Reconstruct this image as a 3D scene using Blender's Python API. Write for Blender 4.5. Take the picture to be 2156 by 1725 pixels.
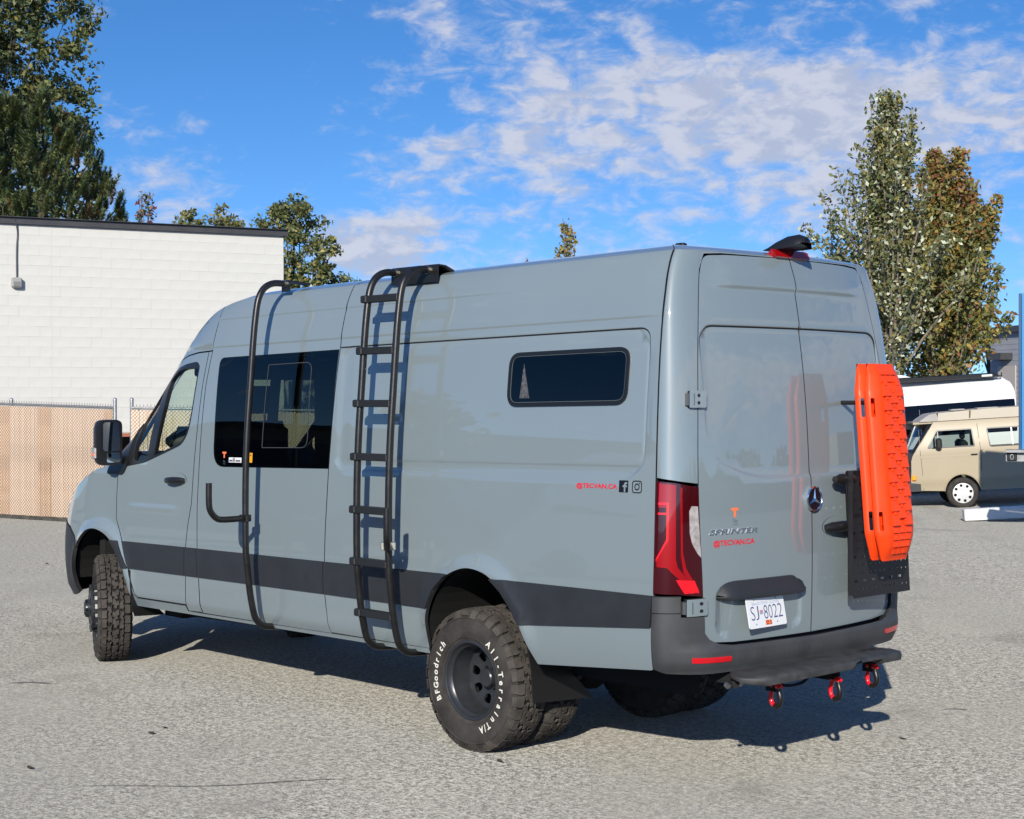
import bpy, math, random
import numpy as np
from mathutils import Vector, Matrix
from mathutils.geometry import delaunay_2d_cdt
random.seed(7); rng = np.random.default_rng(7)
PI = math.pi
for o in list(bpy.data.objects): bpy.data.objects.remove(o)
SC = bpy.context.scene; COL = SC.collection

# ---------------------------------------------------------------- camera
YAW, PIT, ROL, FPX = -0.74803, -0.00612, -0.00171, 3307.16      # focal length in units of a 2156 px wide frame
CAM = Vector((-6.6823, 6.7242, 1.9683))
cam = bpy.data.cameras.new('camera'); camo = bpy.data.objects.new('camera', cam); COL.objects.link(camo); SC.camera = camo
fw = Vector((math.cos(YAW)*math.cos(PIT), math.sin(YAW)*math.cos(PIT), math.sin(PIT)))
rt = fw.cross(Vector((0, 0, 1))).normalized(); up = rt.cross(fw)
rt2 = rt*math.cos(ROL)+up*math.sin(ROL); up2 = up*math.cos(ROL)-rt*math.sin(ROL)
camo.matrix_world = Matrix(((rt2.x, up2.x, -fw.x, CAM.x), (rt2.y, up2.y, -fw.y, CAM.y), (rt2.z, up2.z, -fw.z, CAM.z), (0, 0, 0, 1)))
cam.sensor_width = 36; cam.lens = FPX/2156*36; cam.shift_x = -12.08/2156; cam.clip_start = .05; cam.clip_end = 6000

# ---------------------------------------------------------------- sky and sun
SUN_AZ, SUN_EL = math.radians(126.4), math.radians(24.0)
SUN_DIR = Vector((math.cos(SUN_AZ)*math.cos(SUN_EL), math.sin(SUN_AZ)*math.cos(SUN_EL), math.sin(SUN_EL)))
sl = bpy.data.lights.new('sun', 'SUN'); sl.energy = 5.0; sl.angle = math.radians(.5); sl.color = (1, .94, .82)
so = bpy.data.objects.new('sun', sl); COL.objects.link(so); so.rotation_euler = SUN_DIR.to_track_quat('Z', 'Y').to_euler(); so.location = SUN_DIR*30
SC.view_settings.view_transform = 'Standard'; SC.view_settings.look = 'None'; SC.view_settings.gamma = 1
SC.view_settings.use_curve_mapping = False; SC.view_settings.exposure = 0.0

class NT:                                    # small helper to write node trees
    def __init__(s, nt): s.nt = nt; nt.nodes.clear()
    def n(s, typ, **kw):
        nd = s.nt.nodes.new(typ)
        for k, v in kw.items():
            if k.startswith('i_'):
                nd.inputs[k[2:].replace('_', ' ')].default_value = v
            else: setattr(nd, k, v)
        return nd
    def l(s, a, b): s.nt.links.new(a, b)
    def put(s, sock, v):
        if hasattr(v, 'is_output') or isinstance(v, bpy.types.NodeSocket): s.l(v, sock)
        else: sock.default_value = v
    def m(s, op, a, b=0., c=0., clamp=False):
        nd = s.nt.nodes.new('ShaderNodeMath'); nd.operation = op; nd.use_clamp = clamp
        for i, v in enumerate((a, b, c)): s.put(nd.inputs[i], v)
        return nd.outputs[0]
    def ss(s, x, lo, hi, a=0., b=1.):
        nd = s.nt.nodes.new('ShaderNodeMapRange'); nd.interpolation_type = 'SMOOTHSTEP'
        s.put(nd.inputs[0], x)
        for i, v in enumerate((lo, hi, a, b)): nd.inputs[i+1].default_value = v
        return nd.outputs[0]
    def noise(s, vec, scale, detail=3, rough=.5, dist=0., dim='3D'):
        nd = s.nt.nodes.new('ShaderNodeTexNoise'); nd.noise_dimensions = dim
        if vec is not None: s.l(vec, nd.inputs['Vector'])
        nd.inputs['Scale'].default_value = scale; nd.inputs['Detail'].default_value = detail
        nd.inputs['Roughness'].default_value = rough; nd.inputs['Distortion'].default_value = dist
        return nd.outputs[0]
    def mix(s, f, a, b):
        nd = s.nt.nodes.new('ShaderNodeMix'); nd.data_type = 'RGBA'
        s.put(nd.inputs[0], f); s.put(nd.inputs[6], a if not isinstance(a, tuple) else (*a[:3], 1)); s.put(nd.inputs[7], b if not isinstance(b, tuple) else (*b[:3], 1))
        return nd.outputs[2]
    def mapv(s, vec, scale=(1, 1, 1), loc=(0, 0, 0)):
        nd = s.nt.nodes.new('ShaderNodeMapping'); s.l(vec, nd.inputs[0]); nd.inputs['Scale'].default_value = scale; nd.inputs['Location'].default_value = loc
        return nd.outputs[0]
    def dot(s, vec, v):
        nd = s.nt.nodes.new('ShaderNodeVectorMath'); nd.operation = 'DOT_PRODUCT'; s.l(vec, nd.inputs[0]); nd.inputs[1].default_value = v
        return nd.outputs['Value']

W = bpy.data.worlds.new('World'); SC.world = W; W.use_nodes = True
t = NT(W.node_tree)
sky = t.n('ShaderNodeTexSky', sky_type='NISHITA', sun_disc=False, sun_elevation=SUN_EL, sun_rotation=PI/2-SUN_AZ, altitude=20, air_density=1.0, dust_density=.25, ozone_density=3.2)
hs = t.n('ShaderNodeHueSaturation', i_Saturation=1.27, i_Value=1.14, i_Hue=.507); t.l(sky.outputs[0], hs.inputs['Color'])
bg = t.n('ShaderNodeBackground', i_Strength=.15); t.l(hs.outputs[0], bg.inputs[0])
tc = t.n('ShaderNodeTexCoord'); d = tc.outputs['Generated']
sx_ = t.n('ShaderNodeSeparateXYZ'); t.l(d, sx_.inputs[0]); cx_ = t.n('ShaderNodeCombineXYZ'); t.l(sx_.outputs[0], cx_.inputs[0]); t.l(sx_.outputs[1], cx_.inputs[1])
t.l(t.m('ADD', t.m('MULTIPLY', t.m('MAXIMUM', sx_.outputs[2], 0.), 1.5), .105), cx_.inputs[2])      # a clear, dry sky: no milky band at the horizon
nv = t.n('ShaderNodeVectorMath', operation='NORMALIZE'); t.l(cx_.outputs[0], nv.inputs[0]); t.l(nv.outputs[0], sky.inputs[0])
sx = t.dot(d, (-.6802, -.7330, 0)); el = t.dot(d, (0, 0, 1)); fx = t.dot(d, (.733, -.6802, 0))
n1 = t.noise(t.mapv(d, (1, 1, 2.1), (3.1, 1.7, .6)), 36, 9, .60, .35)
n2 = t.noise(t.mapv(d, (1, 1, 2.6), (.3, 5.2, 2.)), 5.0, 3, .5, .2)
n3 = t.noise(t.mapv(d, (1, 1, 1.9), (3.11, 1.71, .63)), 36, 5, .58, .35)
side = t.ss(sx, -.14, .05)                    # the bank thickens towards one side of the sky
band = t.m('MULTIPLY', t.ss(el, .085, .135), t.ss(el, .262, .200))
low = t.m('MULTIPLY', t.ss(el, .045, .075), t.ss(el, .15, .105))
lowm = t.m('MULTIPLY', low, t.ss(sx, -.17, -.10))
bias = t.m('ADD', t.m('MULTIPLY', t.m('MULTIPLY', side, band), .235), t.m('MULTIPLY', lowm, .13))
hb = t.m('MULTIPLY', t.ss(sx, -.02, .20), t.m('MULTIPLY', t.ss(el, .13, .17), t.ss(el, .228, .190)))
bias = t.m('ADD', bias, t.m('MULTIPLY', hb, .17))
pf = t.m('MULTIPLY', t.m('MULTIPLY', t.ss(sx, -.135, -.11), t.ss(sx, -.035, -.07)), t.m('MULTIPLY', t.ss(el, .070, .088), t.ss(el, .132, .105)))
bias = t.m('ADD', bias, t.m('MULTIPLY', pf, .24))
den = t.m('ADD', t.m('ADD', n1, t.m('MULTIPLY', t.m('SUBTRACT', n2, .5), 1.0)), t.m('SUBTRACT', bias, .12))
cl = t.ss(den, .45, .84)
thick = t.ss(den, .56, .86)
lit = t.ss(t.m('SUBTRACT', n1, n3), -.11, .13)
ccol = t.mix(thick, (.50, .60, .82), (.50, .55, .70))
ccol = t.mix(lit, ccol, (.68, .70, .80))
cb = t.n('ShaderNodeBackground', i_Strength=.95); t.l(ccol, cb.inputs[0])
mx = t.n('ShaderNodeMixShader'); t.l(t.m('MULTIPLY', cl, .90), mx.inputs[0]); t.l(bg.outputs[0], mx.inputs[1]); t.l(cb.outputs[0], mx.inputs[2])
wo = t.n('ShaderNodeOutputWorld'); t.l(mx.outputs[0], wo.inputs[0])

# ---------------------------------------------------------------- materials
def mat(name, col, rough=.5, metal=0., coat=0., coat_rough=.03, coat_ior=1.5, var=0., vscale=3., bump=0., bscale=200., spec=.5, emit=None, trans=None):
    m = bpy.data.materials.new(name); m.use_nodes = True; t = NT(m.node_tree)
    out = t.n('ShaderNodeOutputMaterial'); p = t.n('ShaderNodeBsdfPrincipled'); t.l(p.outputs[0], out.inputs[0])
    p.inputs['Roughness'].default_value = rough; p.inputs['Metallic'].default_value = metal
    p.inputs['Coat Weight'].default_value = coat; p.inputs['Coat IOR'].default_value = coat_ior; p.inputs['Coat Roughness'].default_value = coat_rough
    p.inputs['Specular IOR Level'].default_value = spec
    co = t.n('ShaderNodeTexCoord').outputs['Object']
    if var:
        f = t.noise(co, vscale, 4, .6)
        c1 = tuple(max(0, c*(1-var)) for c in col); c2 = tuple(c*(1+var) for c in col)
        t.l(t.mix(t.ss(f, .3, .7), c1, c2), p.inputs['Base Color'])
        t.l(t.m('ADD', t.m('MULTIPLY', t.m('SUBTRACT', f, .5), .25), rough), p.inputs['Roughness'])
    else: p.inputs['Base Color'].default_value = (*col, 1)
    if bump:
        b = t.n('ShaderNodeBump', i_Strength=bump, i_Distance=.01); t.l(t.noise(co, bscale, 3, .6), b.inputs['Height']); t.l(b.outputs[0], p.inputs['Normal'])
    if trans: p.inputs['Transmission Weight'].default_value = trans
    if emit: p.inputs['Emission Color'].default_value = (*col, 1); p.inputs['Emission Strength'].default_value = emit
    return m
def glass(name, tint, ior=1.5, boost=1.0, rough=0.):
    m = bpy.data.materials.new(name); m.use_nodes = True; t = NT(m.node_tree)
    out = t.n('ShaderNodeOutputMaterial'); tr = t.n('ShaderNodeBsdfTransparent'); tr.inputs[0].default_value = (*tint, 1)
    gl = t.n('ShaderNodeBsdfGlossy', i_Roughness=rough); fr = t.n('ShaderNodeFresnel'); ge = t.n('ShaderNodeNewGeometry'); t.l(t.m('ADD', t.m('MULTIPLY', ge.outputs['Backfacing'], 1/ior-ior), ior), fr.inputs['IOR'])
    m2 = t.n('ShaderNodeMixShader'); t.l(t.m('MULTIPLY', fr.outputs[0], boost, clamp=True), m2.inputs[0]); t.l(tr.outputs[0], m2.inputs[1]); t.l(gl.outputs[0], m2.inputs[2]); t.l(m2.outputs[0], out.inputs[0])
    return m
M = dict(
 paint=mat('grey blue gloss paint', (.218, .264, .280), .45, coat=1., coat_rough=.015, coat_ior=1.85, var=.02, vscale=.8, spec=.4),
 plastic=mat('dark grey textured plastic', (.024, .026, .030), .5, var=.08, vscale=6, bump=.15, bscale=600),
 bumper=mat('grey bumper plastic', (.052, .053, .056), .6, var=.14, vscale=5, bump=.15, bscale=500),
 black=mat('black trim', (.012, .012, .013), .35),
 gap=mat('panel gap shadow black', (.01, .01, .012), .8),
 inner=mat('black interior lining', (.008, .008, .009), .9),
 tube=mat('black powder coated tube', (.012, .0115, .012), .33, var=.15, vscale=20, bump=.08, bscale=900),
 rung=mat('black flat rung coating', (.013, .014, .015), .6, bump=.1, bscale=900),
 rubber=mat('dusty black rubber', (.046, .041, .037), .85, var=.35, vscale=7, bump=.25, bscale=150, spec=.3),
 tread=mat('dusty tread rubber', (.068, .060, .053), .9, var=.3, vscale=9, bump=.2, bscale=200, spec=.25),
 rim=mat('satin black wheel', (.042, .045, .050), .33, metal=.3, var=.1, vscale=10),
 steel=mat('bolt steel', (.55, .52, .46), .35, metal=1),
 galv=mat('galvanised steel', (.42, .43, .44), .5, metal=.7, var=.15, vscale=8),
 chrome=mat('chrome', (.82, .83, .85), .08, metal=1), chrome2=mat('chrome lettering', (.85, .86, .88), .28, metal=1), reflred=mat('red reflector', (.62, .008, .015), .2, coat=1),
 redlens=mat('red lamp lens', (.34, .002, .005), .12, coat=1, coat_rough=.02),
 darkred=mat('dark red lamp housing', (.05, .001, .003), .12, coat=1, coat_rough=.02),
 brightred=mat('bright red lamp strip', (.85, .01, .02), .15, coat=1),
 clearlens=mat('clear reversing lens', (.42, .38, .37), .2, coat=1, var=.25, vscale=30),
 orange=mat('orange recovery board nylon', (.93, .062, .006), .42, var=.05, vscale=6, spec=.4),
 red=mat('red decal', (.70, .012, .035), .4),
 redpaint=mat('red shackle paint', (.80, .010, .022), .3, coat=.5),
 torange=mat('orange decal', (.90, .20, .07), .4),
 blackdecal=mat('black decal', (.006, .007, .012), .4),
 greydecal=mat('grey decal', (.10, .12, .13), .5),
 whitedecal=mat('white raised lettering', (.78, .76, .66), .6),
 white=mat('white print', (.78, .78, .76), .4),
 yellow=mat('yellow sticker', (.80, .36, .01), .4),
 plate=mat('licence plate white', (.80, .80, .80), .35, coat=.3),
 plateblue=mat('plate blue print', (.07, .09, .22), .45),
 platesoft=mat('plate pale blue print', (.40, .48, .66), .45),
 mirrorglass=mat('mirror glass', (.75, .8, .82), .03, metal=1),
 seat=mat('black seat cloth', (.010, .010, .011), .9),
 dash=mat('dark grey dashboard', (.05, .052, .05), .7),
 peg=mat('black perforated steel', (.016, .015, .017), .3, bump=.1, bscale=700),
 step=mat('scuffed black step', (.05, .05, .05), .55, var=.3, vscale=14, bump=.3, bscale=260),
 glass_clear=glass('clear side glass', (.80, .88, .82)),
 glass_tint=glass('dark tinted glass', (.13, .165, .135), 1.5, 1.0),
 glass_black=glass('blacked out glass', (.012, .014, .016), 1.55, 1.0),
 glass_teal=glass('teal windshield band', (.05, .38, .42)),
 lensclear=mat('clear headlamp lens', (.55, .57, .58), .08, coat=1),
)

# ---------------------------------------------------------------- object helpers
def link(name, me, m=None, parent=None, **props):
    o = bpy.data.objects.new(name, me); COL.objects.link(o)
    if parent is not None: o.parent = parent
    if m is not None and hasattr(me, 'materials') and len(me.materials) == 0:
        for x in (m if isinstance(m, (list, tuple)) else [m]): me.materials.append(x)
    for k, v in props.items(): o[k] = v
    return o
def thing(name, label, cat, loc=(0, 0, 0), rz=0., group=None):
    o = bpy.data.objects.new(name, None); COL.objects.link(o); o.location = loc; o.rotation_euler = (0, 0, rz)
    o.empty_display_size = .2; o['label'] = label; o['category'] = cat
    if group: o['group'] = group
    return o
def tag(o, label, cat, group=None):
    o['label'] = label; o['category'] = cat
    if group: o['group'] = group
    return o
class MB:
    def __init__(s): s.v = []; s.f = []; s.mi = []; s.cur = 0
    def add(s, vs, fs):
        b = len(s.v); s.v += [tuple(v) for v in vs]; s.f += [tuple(b+i for i in f) for f in fs]; s.mi += [s.cur]*len(fs); return s
    def box(s, c, sz, rot=None, taper=1., bev=0.):
        hx, hy, hz = sz[0]/2, sz[1]/2, sz[2]/2
        if bev > 0:
            b = min(bev, hx*.9, hy*.9, hz*.9); vs = []
            for k, (z, e) in enumerate(((-hz, b), (-hz+b, 0), (hz-b, 0), (hz, b))):
                for x, y in ((hx-e, hy-e-b), (hx-e-b, hy-e), (-hx+e+b, hy-e), (-hx+e, hy-e-b), (-hx+e, -hy+e+b), (-hx+e+b, -hy+e), (hx-e-b, -hy+e), (hx-e, -hy+e+b)):
                    vs.append(Vector((x*(taper if k > 1 else 1), y*(taper if k > 1 else 1), z)))
            fs = [tuple(range(7, -1, -1)), tuple(range(24, 32))]
            for k in range(3):
                for i in range(8): fs.append((k*8+i, k*8+(i+1) % 8, k*8+8+(i+1) % 8, k*8+8+i))
        else:
            vs = [Vector((x*(taper if z > 0 else 1), y*(taper if z > 0 else 1), z)) for x in (-hx, hx) for y in (-hy, hy) for z in (-hz, hz)]
            fs = [(0, 1, 3, 2), (4, 6, 7, 5), (0, 4, 5, 1), (2, 3, 7, 6), (0, 2, 6, 4), (1, 5, 7, 3)]
        if rot is not None: vs = [rot @ v for v in vs]
        return s.add([v+Vector(c) for v in vs], fs)
    def tube(s, path, r, n=12, caps=True, closed=False):
        P = [Vector(p) for p in path]; m = len(P); rings = []
        ref = None
        for i in range(m):
            a = P[(i-1) % m] if (i > 0 or closed) else P[i]; b = P[(i+1) % m] if (i < m-1 or closed) else P[i]
            tg = (b-a).normalized()
            if ref is None:
                ref = tg.orthogonal().normalized()
            ref = (ref-tg*ref.dot(tg)).normalized(); bi = tg.cross(ref)
            rr = r[i] if isinstance(r, (list, tuple)) else r
            rings.append([P[i]+(ref*math.cos(2*PI*k/n)+bi*math.sin(2*PI*k/n))*rr for k in range(n)])
        vs = [v for rg in rings for v in rg]; fs = []
        for i in range(m if closed else m-1):
            for k in range(n):
                a = i*n+k; b = i*n+(k+1) % n; j = (i+1) % m
                fs.append((a, b, j*n+(k+1) % n, j*n+k))
        if caps and not closed: fs += [tuple(range(n-1, -1, -1)), tuple((m-1)*n+k for k in range(n))]
        return s.add(vs, fs)
    def lathe(s, prof, n=48, axis='y', c=(0, 0, 0), close=False):
        vs = []; m = len(prof)
        for i in range(n):
            a = 2*PI*i/n; ca, sa = math.cos(a), math.sin(a)
            for r, h in prof:
                p = {'y': (r*ca, h, r*sa), 'z': (r*ca, r*sa, h), 'x': (h, r*ca, r*sa)}[axis]
                vs.append((p[0]+c[0], p[1]+c[1], p[2]+c[2]))
        fs = []
        for i in range(n):
            for k in range(m-1 if not close else m):
                k2 = (k+1) % m; j = (i+1) % n
                fs.append((i*m+k, i*m+k2, j*m+k2, j*m+k))
        return s.add(vs, fs)
    def prism(s, pts, vec, flip=False):
        P = [Vector(p) for p in pts]; n = len(P); V = Vector(vec)
        return s.add(P+[p+V for p in P], [tuple(range(n-1, -1, -1)), tuple(range(n, 2*n))]+[(i, (i+1) % n, n+(i+1) % n, n+i) for i in range(n)])
    def mesh(s, name, mats, smooth=None):
        me = bpy.data.meshes.new(name); me.from_pydata(s.v, [], s.f)
        for m in (mats if isinstance(mats, (list, tuple)) else [mats]): me.materials.append(m)
        if any(s.mi): me.polygons.foreach_set('material_index', s.mi)
        if smooth is not None:
            me.polygons.foreach_set('use_smooth', [True]*len(me.polygons)); me.set_sharp_from_angle(angle=math.radians(smooth))
        me.update(); return me
    def build(s, name, mats, parent=None, smooth=None, **props): return link(name, s.mesh(name, mats, smooth), None, parent, **props)
def crom(pts, n=8, closed=False):
    P = [Vector(p) for p in pts]; out = []; m = len(P)
    for i in range(m if closed else m-1):
        if closed: p0, p1, p2, p3 = P[(i-1) % m], P[i], P[(i+1) % m], P[(i+2) % m]
        else: p0, p1, p2, p3 = P[max(i-1, 0)], P[i], P[i+1], P[min(i+2, m-1)]
        for k in range(n):
            u = k/n; out.append(.5*((2*p1)+(p2-p0)*u+(2*p0-5*p1+4*p2-p3)*u*u+(3*p1-p0-3*p2+p3)*u**3))
    if not closed: out.append(P[-1])
    return out
def roundpoly(pts, r, seg=5):
    n = len(pts); out = []; r = r if isinstance(r, (list, tuple)) else [r]*n
    for i in range(n):
        p = Vector(pts[i]); a = Vector(pts[i-1]); b = Vector(pts[(i+1) % n]); ri = r[i]
        if ri <= 0: out.append(tuple(p)); continue
        da = (a-p); db = (b-p); ra = min(ri, da.length*.45, db.length*.45)
        s = p+da.normalized()*ra; e = p+db.normalized()*ra
        for k in range(seg+1):
            u = k/seg; out.append(tuple((1-u)**2*s+2*u*(1-u)*p+u*u*e))
    return out
def densify(poly, h, closed=True):
    out = []; n = len(poly)
    for i in range(n if closed else n-1):
        a = np.array(poly[i], float); b = np.array(poly[(i+1) % n], float); k = max(1, int(math.ceil(np.linalg.norm(b-a)/h)))
        for j in range(k): out.append(tuple(a+(b-a)*j/k))
    if not closed: out.append(tuple(poly[-1]))
    return out
def inpoly(P, poly):
    x, y = P[:, 0], P[:, 1]; c = np.zeros(len(P), bool); pl = np.array(poly)
    x1, y1 = pl[:, 0], pl[:, 1]; x2, y2 = np.roll(x1, -1), np.roll(y1, -1)
    for a, b, cx, dy in zip(x1, y1, x2, y2):
        if b == dy: continue
        k = (b > y) != (dy > y); c ^= k & (x < (cx-a)*(y-b)/(dy-b)+a)
    return c
def area2(poly): return sum(poly[i][0]*poly[(i+1) % len(poly)][1]-poly[(i+1) % len(poly)][0]*poly[i][1] for i in range(len(poly)))
def inset_poly(poly, d):
    p = np.array(poly, float)
    if area2(poly) < 0: p = p[::-1]
    n = len(p); out = []
    for i in range(n):
        e1 = p[i]-p[i-1]; e2 = p[(i+1) % n]-p[i]
        n1 = np.array([-e1[1], e1[0]])/max(1e-9, np.linalg.norm(e1)); n2 = np.array([-e2[1], e2[0]])/max(1e-9, np.linalg.norm(e2))
        nn = n1+n2; q = max(.5, float(nn@nn)/2); out.append(tuple(p[i]+nn/q*d))
    return out
def dist_poly(P, poly):
    pl = np.array(poly); a = pl; b = np.roll(pl, -1, 0); best = np.full(len(P), 1e9)
    for s, e in zip(a, b):
        v = e-s; L = max(1e-12, v@v); u = np.clip(((P-s)@v)/L, 0, 1); best = np.minimum(best, np.linalg.norm(P-(s+u[:, None]*v), axis=1))
    return best
DARKEDGE = ('grey blue gloss paint', 'dark grey textured plastic', 'grey bumper plastic')
def skin(name, outline, fn, m, parent=None, holes=(), h=.05, off=0., thick=.012, inset=.004, sgn=1, mirror=False, feats=(), bev=.0, asp=1., **props):
    """a panel of sheet: polygon in the surface's own coordinates, cut holes, real thickness, normals taken from the surface"""
    ol = densify(inset_poly(outline, inset) if inset else (outline if area2(outline) > 0 else outline[::-1]), h*.7)
    hl = [densify(hh if area2(hh) < 0 else hh[::-1], h*.5) for hh in holes]
    a = np.array(ol); lo, hi = a.min(0), a.max(0)
    gx, gy = np.meshgrid(np.arange(lo[0]+h/2, hi[0], h), np.arange(lo[1]+h/2, hi[1], h*asp)); G = np.c_[gx.ravel(), gy.ravel()]
    if len(G):
        k = inpoly(G, ol); G = G[k]
    if len(G): G = G[dist_poly(G, ol) > h*.35]
    for hh in hl:
        if len(G): G = G[~inpoly(G, hh)]
        if len(G): G = G[dist_poly(G, hh) > h*.3]
    F = []; FE = []; nF = 0
    for ft in feats:
        f = np.array(densify(ft, h*.5, False)); ok = inpoly(f, ol) & (dist_poly(f, ol) > .004)
        for hh in hl: ok &= ~inpoly(f, hh) & (dist_poly(f, hh) > .004)
        ii = np.nonzero(ok)[0]
        if len(ii): F.append(f[ii]); FE += [(nF+k, nF+k+1) for k in range(len(ii)-1) if ii[k+1] == ii[k]+1]; nF += len(ii)
    if F:
        F = np.vstack(F)
        if len(G):
            keep = np.ones(len(G), bool)
            for i0 in range(0, len(G), 400):
                dd = np.linalg.norm(G[i0:i0+400, None]-F[None], axis=2).min(1); keep[i0:i0+400] = dd > h*.3
            G = G[keep]
    V = [Vector(p) for p in ol]; E = [(i, (i+1) % len(ol)) for i in range(len(ol))]; b = len(ol)
    loops = [list(range(b))]
    for hh in hl:
        V += [Vector(p) for p in hh]; E += [(b+i, b+(i+1) % len(hh)) for i in range(len(hh))]; loops.append(list(range(b, b+len(hh)))); b += len(hh)
    V += [Vector(p) for p in G]
    if len(F): E += [(len(V)+a_, len(V)+b_) for a_, b_ in FE]; V += [Vector(p) for p in F]
    r = delaunay_2d_cdt(V, E, [], 0, 1e-7); vv = np.array([tuple(x) for x in r[0]]); ff = np.array([f for f in r[2] if len(f) == 3])
    omap = {}
    for i, og in enumerate(r[3]):
        for q in og: omap[q] = i
    cen = vv[ff].mean(1); k = inpoly(cen, ol)
    for hh in hl: k &= ~inpoly(cen, hh)
    ff = ff[k]
    def ev(P): return fn(P[:, 0], P[:, 1])
    e = .003; S = ev(vv); N = np.cross(ev(vv+[e, 0])-ev(vv-[e, 0]), ev(vv+[0, e])-ev(vv-[0, e]))*sgn; N /= np.maximum(1e-12, np.linalg.norm(N, axis=1))[:, None]
    T = S+N*off; B = S+N*(off-thick)
    fl = []; nl = []
    for f in ff:
        g = np.cross(T[f[1]]-T[f[0]], T[f[2]]-T[f[0]])
        f = tuple(f) if g@N[f[0]] > 0 else tuple(f[::-1]); fl.append(f)
    n0 = len(vv); verts = [T]; used = len(fl); nn_ = n0
    if thick > 0:
        for lp in loops:
            w_ = [omap[q] for q in lp]; k_ = len(w_); verts += [T[w_], B[w_]]
            for i in range(k_):
                j = (i+1) % k_
                if w_[i] != w_[j]: fl.append((nn_+j, nn_+i, nn_+k_+i, nn_+k_+j))
            nn_ += 2*k_
    verts = np.vstack(verts)
    if mirror:
        verts = verts*[1, -1, 1]; N = N*[1, -1, 1]; fl = [f[::-1] for f in fl]
    me = bpy.data.meshes.new(name); me.from_pydata(verts.tolist(), [], fl)
    cn = []
    me.polygons.foreach_set('use_smooth', [True]*len(me.polygons))
    for p in me.polygons:
        if p.index < used: cn += [tuple(N[me.loops[l].vertex_index]) for l in p.loop_indices]
        else: cn += [tuple(p.normal)]*len(p.loop_indices)
    me.normals_split_custom_set(cn)
    me.materials.append(m)
    if m.name in DARKEDGE and thick > 0:
        me.materials.append(M['gap']); me.polygons.foreach_set('material_index', [0]*used+[1]*(len(me.polygons)-used))
    return link(name, me, None, parent, **props)
_tc = {}
def glyphs(s, bold=0., res=3):
    """letter shapes as flat triangles: verts (n,2) in a unit-height box, faces, width"""
    key = (s, bold)
    if key in _tc: return _tc[key]
    cu = bpy.data.curves.new('tmp', 'FONT'); cu.body = s; cu.size = 1; cu.offset = bold; cu.resolution_u = res
    o = bpy.data.objects.new('tmp', cu); COL.objects.link(o); dg = bpy.context.evaluated_depsgraph_get(); dg.update()
    me = bpy.data.meshes.new_from_object(o.evaluated_get(dg)); v = np.array([tuple(x.co)[:2] for x in me.vertices]); f = [tuple(p.vertices) for p in me.polygons]
    bpy.data.objects.remove(o); bpy.data.curves.remove(cu); bpy.data.meshes.remove(me)
    _tc[key] = (v, f); return v, f
def text_map(mb, s, fn, x0, x1, y0, y1, bold=0., slant=0.):
    """fit a string into the box x0..x1 (reading direction), y0..y1 of a surface fn(a,b)->xyz"""
    v, f = glyphs(s, bold); lo, hi = v.min(0), v.max(0); w = (v-lo)/(hi-lo)
    a = x0+(x1-x0)*(w[:, 0]+slant*w[:, 1]*(1 if x1 > x0 else 1)); b = y0+(y1-y0)*w[:, 1]
    P = fn(a, b); mb.add([tuple(p) for p in P], f)
CY_, SY_ = math.cos(YAW), math.sin(YAW)
def lot(r, d, z=0.):                          # the yard's own axes: r to the right, d away, measured from where the photographer stands
    return Vector((CAM.x+r*SY_+d*CY_, CAM.y-r*CY_+d*SY_, z))
LOTROT = YAW-PI/2
def sstep(x, a, b): u = np.clip((np.asarray(x, float)-a)/(b-a), 0, 1); return u*u*(3-2*u)
def ground_z(r, d):
    s = sstep(d, 15, 30)*sstep(r, .5, 8); rise = np.clip(np.asarray(r, float)-8.7, 0, 5)*.062*sstep(d, 25, 29.5)
    return -.27*s+rise
# ================================================================ the grey van
RAKE = .013
def spline(xs, ys):
    xs = np.array(xs, float); ys = np.array(ys, float); n = len(xs); h = np.diff(xs); A = np.eye(n); r = np.zeros(n)
    for i in range(1, n-1): A[i, i-1:i+2] = [h[i-1], 2*(h[i-1]+h[i]), h[i]]; r[i] = 3*((ys[i+1]-ys[i])/h[i]-(ys[i]-ys[i-1])/h[i-1])
    c = np.linalg.solve(A, r); b = np.diff(ys)/h-h*(2*c[:-1]+c[1:])/3; d = np.diff(c)/(3*h)
    def f(x):
        x = np.clip(np.asarray(x, float), xs[0], xs[-1]); i = np.clip(np.searchsorted(xs, x)-1, 0, n-2); u = x-xs[i]
        return ys[i]+b[i]*u+c[i]*u*u+d[i]*u**3
    return f
Wz = spline([.40, .50, .58, .68, .82, 1.0, 1.25, 1.55, 1.95, 2.25, 2.45, 2.58, 2.66, 2.72, 2.78], [.93, .955, .982, 1.004, 1.014, 1.013, 1.003, .988, .963, .932, .898, .862, .828, .785, .70])
DL = spline([1.5, 2.1, 2.31, 2.507, 2.775, 2.945, 3.125, 3.291, 3.45, 3.63, 3.854, 4.026, 4.3], [0, 0, .003, .022, .085, .165, .285, .435, .58, .745, .955, 1.09, 1.28])
def half(x, z):
    dl = np.maximum(0, DL(x)); ht = np.maximum(2.70-dl, 1.60); return Wz(z+dl*sstep((z-1.48)/np.maximum(ht-1.48, .08), 0, 1))
_ph = np.linspace(0, PI/2, 400); _nx = np.sin(_ph)**(2/2.8); _ny = np.cos(_ph); _XF = 1.12
_al = 4.2+np.r_[0, np.cumsum(np.hypot(np.diff(_nx*_XF), np.diff(_ny)))]; AMAX = float(_al[-1])
XFZ = spline([.4, .6, .8, 1.0, 1.1, 1.2, 1.3, 1.4, 1.6], [5.20, 5.30, 5.33, 5.32, 5.29, 5.23, 5.14, 5.02, 4.75])
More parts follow.
